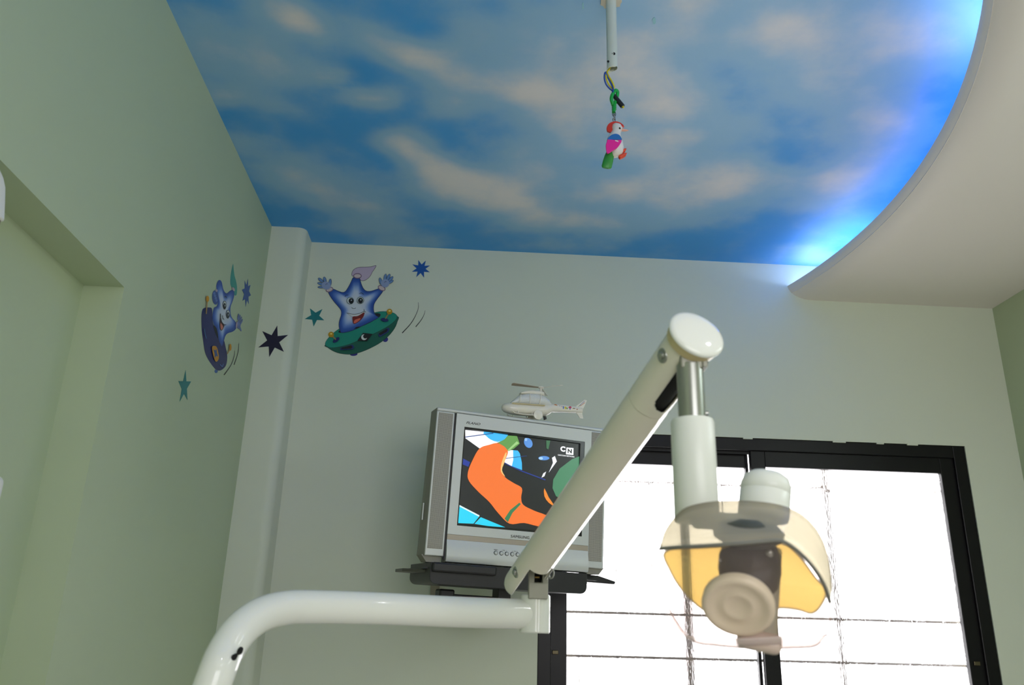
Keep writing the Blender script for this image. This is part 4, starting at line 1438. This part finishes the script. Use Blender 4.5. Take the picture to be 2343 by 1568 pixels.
# dark spring inside
MB().tube([A + AX * .075, B - AX * .012], .0225, 20).build('inner_spring', HOLE, lamp, 60)
MB().lathe(B - AX * .003, AX, [(.0335, .010), (.0348, .0105), (.0351, .0125), (.0343, .0145), (.030, .0165), (.022, .0182), (.012, .0192), (.003, .0195)], 48).build('end_cap', ENAM, lamp, 60)
MB().lathe(B - AX * .006, AX, [(.0298, 0), (.0315, .001), (.0335, .0128), (.033, .0135)], 44).build('cap_collar', mat('yellowed_collar_plastic', (214, 198, 150), .35), lamp, 40)
for P_, q_ in ((A + AX * .028, 0), (B - AX * .028, 1)):
    c = P_ + sidev * (R0 - .002)
    bo = MB().lathe(c, sidev, [(.0095, 0), (.0095, .002), (.0088, .0035), (.006, .004)], 28).build('bolt', METAL, lamp, 40)
    MB().lathe(c + sidev * .0045, sidev, [(.0052, -.001), (.0050, .002), (.0035, .003), (.001, .0022)], 18).build('bolt_head', METAL, bo, 40)
# bent wire clip under the sleeve
wl = smooth_open([pd(1250, 1326, 1.36), pd(1258, 1312, 1.36), pd(1264, 1304, 1.36), pd(1267, 1312, 1.36), pd(1264, 1322, 1.36), pd(1258, 1323, 1.362), pd(1257, 1317, 1.364)], 6)
MB().tube(wl, .0013, 8).build('wire_clip', METAL, lamp, 60)

# drop rod and sleeve
rx_ = pd(1581, 905, .965)


def on_rod(v):
    """height on the rod axis that is seen at photo row v"""
    lo, hi = rx_.z - .4, rx_.z + .4
    for _ in range(40):
        mid = (lo + hi) / 2
        p_ = V((rx_.x, rx_.y, mid)) - CAM
        vv = IH / 2 - FPX * p_.dot(UP) / p_.dot(FWD)
        if vv > v:
            lo = mid
        else:
            hi = mid
    return lo


z_a, z_b, z_c, z_d = on_rod(838), on_rod(957), on_rod(962), on_rod(1196)
RB = V((rx_.x, rx_.y, 0))
MB().lathe(RB, ZU, [(.0155, z_b - .02), (.0155, z_a), (.0145, z_a + .001)], 32).build('drop_rod', METAL, lamp, 40)
# clevis between rod and sleeve
MB().obox(RB + ZU * (z_a + .012), az, ay, ZU, .013, .013, .018).build('clevis', GREYM, lamp, 0, bevel=.002)
MB().obox(RB + ZU * (z_a + .008) + az * .016, az, ay, ZU, .003, .012, .012).build('clevis_ear', GREYM, lamp, 0, bevel=.001)
MB().tube([RB + ZU * (z_a + .008) + az * .018, RB + ZU * (z_a + .008) + az * .022], .005, 14).build('clevis_bolt', METAL, lamp, 60)
MB().tube([RB + ZU * (z_b + .006) + az * .015, RB + ZU * (z_b + .006) + az * .0185], .003, 12).build('set_screw', METAL, lamp, 60)
MB().lathe(RB, ZU, [(.0235, z_d), (.0248, z_d + .002), (.0248, z_c - .003), (.0235, z_c), (.016, z_c + .0015)], 40).build('drop_sleeve', SATIN, lamp, 40)

# lamp head ---------------------------------------------------------------


def smoky(name, rgb, fac, rough=.15, transl=None, spread=.2):
    def bld(nt, out):
        p_ = nt.nodes.new('ShaderNodeBsdfPrincipled')
        p_.inputs['Base Color'].default_value = s2l(rgb) + (1,)
        p_.inputs['Roughness'].default_value = rough
        tr = nt.nodes.new('ShaderNodeBsdfTransparent')
        tr.inputs[0].default_value = s2l(transl or (250, 248, 244)) + (1,)
        tc_ = nt.nodes.new('ShaderNodeTexCoord')
        nz_ = nt.nodes.new('ShaderNodeTexNoise')
        nz_.inputs['Scale'].default_value = 14
        nz_.inputs['Detail'].default_value = 4
        nt.links.new(tc_.outputs['Object'], nz_.inputs['Vector'])
        mm = nt.nodes.new('ShaderNodeMapRange')
        mm.inputs[3].default_value = fac * (1 - spread)
        mm.inputs[4].default_value = fac * (1 + spread)
        nt.links.new(nz_.outputs['Fac'], mm.inputs[0])
        mx_ = nt.nodes.new('ShaderNodeMixShader')
        nt.links.new(mm.outputs[0], mx_.inputs[0])
        nt.links.new(tr.outputs[0], mx_.inputs[1])
        nt.links.new(p_.outputs[0], mx_.inputs[2])
        nt.links.new(mx_.outputs[0], out.inputs['Surface'])
    return shader_mix(name, bld)


def build_refl(nt, out):
    tl = nt.nodes.new('ShaderNodeBsdfTranslucent')
    tl.inputs[0].default_value = (1.0, .76, .25, 1)
    tr = nt.nodes.new('ShaderNodeBsdfTransparent')
    tr.inputs[0].default_value = (.95, .62, .16, 1)
    gl = nt.nodes.new('ShaderNodeBsdfPrincipled')
    gl.inputs['Base Color'].default_value = s2l((232, 206, 140)) + (1,)
    gl.inputs['Roughness'].default_value = .25
    tc_ = nt.nodes.new('ShaderNodeTexCoord')
    nz_ = nt.nodes.new('ShaderNodeTexNoise')
    nz_.inputs['Scale'].default_value = 30
    nt.links.new(tc_.outputs['Object'], nz_.inputs['Vector'])
    mr_ = nt.nodes.new('ShaderNodeMapRange')
    mr_.inputs[3].default_value = .22
    mr_.inputs[4].default_value = .34
    nt.links.new(nz_.outputs['Fac'], mr_.inputs[0])
    a = nt.nodes.new('ShaderNodeMixShader')
    nt.links.new(mr_.outputs[0], a.inputs[0])
    nt.links.new(tl.outputs[0], a.inputs[1])
    nt.links.new(gl.outputs[0], a.inputs[2])
    b = nt.nodes.new('ShaderNodeMixShader')
    b.inputs[0].default_value = .18
    nt.links.new(a.outputs[0], b.inputs[1])
    nt.links.new(tr.outputs[0], b.inputs[2])
    nt.links.new(b.outputs[0], out.inputs['Surface'])


REFL = shader_mix('amber_dichroic_reflector_glass', build_refl)


def resample(pts, n):
    c = smooth_open([V((p[0], p[1], p[2])) for p in pts], 10)
    L = [0]
    for i in range(1, len(c)):
        L.append(L[-1] + (c[i] - c[i - 1]).length)
    out, j = [], 0
    for k in range(n):
        t_ = L[-1] * k / (n - 1)
        while j < len(L) - 2 and L[j + 1] < t_:
            j += 1
        f = (t_ - L[j]) / max(1e-9, L[j + 1] - L[j])
        out.append(c[j].lerp(c[j + 1], min(1, max(0, f))))
    return out


NH = 48
HF = .068                                    # the head hangs in front of the drop sleeve
# outline of the hood seen from the chair (photo row, column, distance in mm scale kept in metres)
back = resample([(1512, 1250, 90), (1522, 1216, 93), (1545, 1184, 95), (1570, 1163, 96), (1610, 1152, 96), (1660, 1147, 96), (1720, 1148, 96), (1780, 1156, 96), (1825, 1173, 95), (1858, 1200, 94), (1882, 1238, 93), (1896, 1285, 92), (1903, 1345, 90)], NH)
front = resample([(1510, 1256, 88), (1560, 1252, 86.5), (1620, 1249, 85.5), (1680, 1245, 85), (1740, 1240, 85), (1780, 1237, 85), (1800, 1243, 85), (1830, 1266, 85.5), (1860, 1298, 86), (1885, 1338, 87), (1899, 1378, 88)], NH)
rows = []
for t_ in (0, .2, .4, .6, .8, 1.0):
    rows.append([pd(b0.x + (f0.x - b0.x) * t_, b0.y + (f0.y - b0.y) * t_ - 6 * sin(pi * t_), (b0.z + (f0.z - b0.z) * (t_ ** 1.3)) / 100 - HF) for b0, f0 in zip(back, front)])
MB().grid(rows).build('hood', smoky('smoky_hood_plastic', (204, 198, 180), .45, .22, (214, 208, 192)), lamp, 60, solid=.0016)
MB().tube([pd(p.x, p.y, p.z / 100 - HF - .001) for p in front], .0019, 8).build('hood_rim', mat('grey_hood_rim', (112, 112, 104), .4), lamp, 60)
# clear visor hanging from the rim
bot = resample([(1560, 1440, 91), (1590, 1470, 90.5), (1640, 1478, 90), (1700, 1483, 89.5), (1760, 1484, 89.5), (1820, 1483, 90), (1868, 1478, 90.5), (1890, 1452, 91)], NH)
midl = resample([(1497, 1318, 88), (1530, 1392, 86), (1600, 1400, 84), (1680, 1396, 83), (1760, 1392, 83), (1830, 1398, 84), (1880, 1420, 86), (1899, 1440, 89)], NH)
rows = []
for i in range(13):
    t_ = i / 12
    row = []
    for f0, m0, b0 in zip(front, midl, bot):
        w0, w1, w2 = (1 - t_) ** 2, 2 * t_ * (1 - t_), t_ * t_
        ctl = m0 * 2 - (f0 + b0) * .5
        p_ = f0 * w0 + ctl * w1 + b0 * w2
        row.append(pd(p_.x, p_.y, p_.z / 100 - HF))
    rows.append(row)
MB().grid(rows).build('visor', smoky('clear_visor', (225, 212, 208), .10, .05, (246, 240, 238)), lamp, 60)
LIPV = smoky('pinkish_visor_edge', (242, 230, 226), .50, .15, (255, 250, 248), .08)
MB().grid([r for r in rows[10:]]).build('visor_lip', LIPV, lamp, 60, solid=.002)
EDGEV = smoky('rosy_visor_rim', (232, 212, 206), .55, .15, (255, 246, 244), .08)
for e_ in (rows[-1], [r[0] for r in rows], [r[-1] for r in rows]):
    MB().tube(e_, .0010, 8).build('visor_edge', EDGEV, lamp, 60)

# amber reflector: shallow dish open towards the chair, in two halves beside the lamp holder
dc = (1705, 1325)
outl = smooth_closed([V((x, y, 0)) for x, y in ((1522, 1262), (1600, 1254), (1700, 1248), (1785, 1243), (1828, 1272), (1866, 1322), (1890, 1352), (1880, 1384), (1858, 1404), (1826, 1396), (1780, 1392), (1720, 1404), (1662, 1414), (1606, 1394), (1562, 1352), (1534, 1308))], 4)
rows = []
for s in (0.0001, .15, .3, .45, .6, .75, .9, 1.0):
    rows.append([pd(dc[0] + (p.x - dc[0]) * s, dc[1] + (p.y - dc[1]) * s, .975 - HF - .065 * s * s) for p in outl])
MB().grid(rows, closed=True).build('reflector', REFL, lamp, 60)
MB().tube([p for p in rows[-1]] + [rows[-1][0]], .0011, 6, caps=False).build('reflector_edge', smoky('pale_reflector_edge', (236, 216, 170), .7, .2), lamp, 60)

# lamp holder, dark and heat-stained
hax = (pd(1716, 1240, .90 - HF) - pd(1712, 1368, .895 - HF)).normalized()
MB().lathe(pd(1713, 1366, .918 - HF), hax, [(.012, 0), (.022, .003), (.029, .012), (.0315, .026), (.031, .04), (.027, .052), (.022, .058), (.012, .062)], 36).build('lamp_holder', mat('heat_stained_lamp_holder', (58, 46, 32), .5, var=.35, scale=25), lamp, 60)
hc = pd(1712, 1225, .915 - HF)
MB().lathe(hc, hax, [(.02, -.012), (.034, -.004), (.036, .004), (.028, .012), (.01, .016)], 32).build('holder_collar', mat('dark_collar', (70, 72, 62), .5), lamp, 60)
for u in (1760,):
    MB().lathe(pd(u, 1266, .873 - HF), -FWD, [(.0034, 0), (.0034, .003), (.002, .004)], 14).build('holder_screw', METAL, lamp, 60)
# ivory heat shield disc in front of the bulb
dn = (-FWD - RIGHT * .34 - UP * .40).normalized()
MB().lathe(pd(1690, 1374, .880 - HF), dn, [(.012, -.004), (.030, 0), (.0345, .003), (.0349, .010), (.0325, .013), (.0285, .0135), (.0255, .011), (.0185, .0095), (.0155, .0112), (.012, .0112), (.0095, .0095), (.002, .0092)], 44).build('heat_shield', mat('ivory_heat_shield', (248, 240, 216), .4, var=.06, scale=30), lamp, 50)
MB().tube([pd(1692, 1372, .884 - HF), pd(1725, 1345, .905 - HF)], .010, 18).build('shield_stem', mat('dark_collar', (70, 72, 62), .5), lamp, 60)
# lamp bracket and its foot
STEM = mat('greyed_plastic_bracket', (168, 164, 140), .45, var=.06)
pA, pB = pd(1752, 1250, .945 - HF), pd(1738, 1468, .902 - HF)
ax_ = (pB - pA).normalized()
sx_ = (RIGHT - ax_ * RIGHT.dot(ax_)).normalized()
sy_ = ax_.cross(sx_)
MB().obox((pA + pB) / 2, sx_, sy_, ax_, .0165, .008, (pB - pA).length / 2).build('lamp_bracket', STEM, lamp, 0, bevel=.005, bseg=3)
MB().obox(pd(1737, 1468, .893 - HF), sx_, sy_, ax_, .0215, .010, .0095).build('bracket_foot', mat('rosy_grip_plastic', (206, 186, 172), .35), lamp, 0, bevel=.006, bseg=3)
# knob above the hood and yoke joining it to the drop sleeve
kb, kt = pd(1746, 1188, .942), pd(1755, 1080, .963)
kx = (kt - kb).normalized()
kl = (kt - kb).length
MB().lathe(kb, kx, [(.0275, 0), (.0285, .004), (.0285, kl - .025), (.0279, kl - .0244), (.0285, kl - .0236), (.0282, kl - .016), (.025, kl - .007), (.018, kl - .002), (.006, kl)], 40).build('tension_knob', SATIN, lamp, 50)
ya, yb2 = V((rx_.x, rx_.y, z_d + .004)), kb + V((0, 0, -.004))
MB().tube([ya, (ya + yb2) / 2 + V((0, .01, 0)), yb2], [.011, .010, .011], 16).build('yoke', ENAM, lamp, 60)
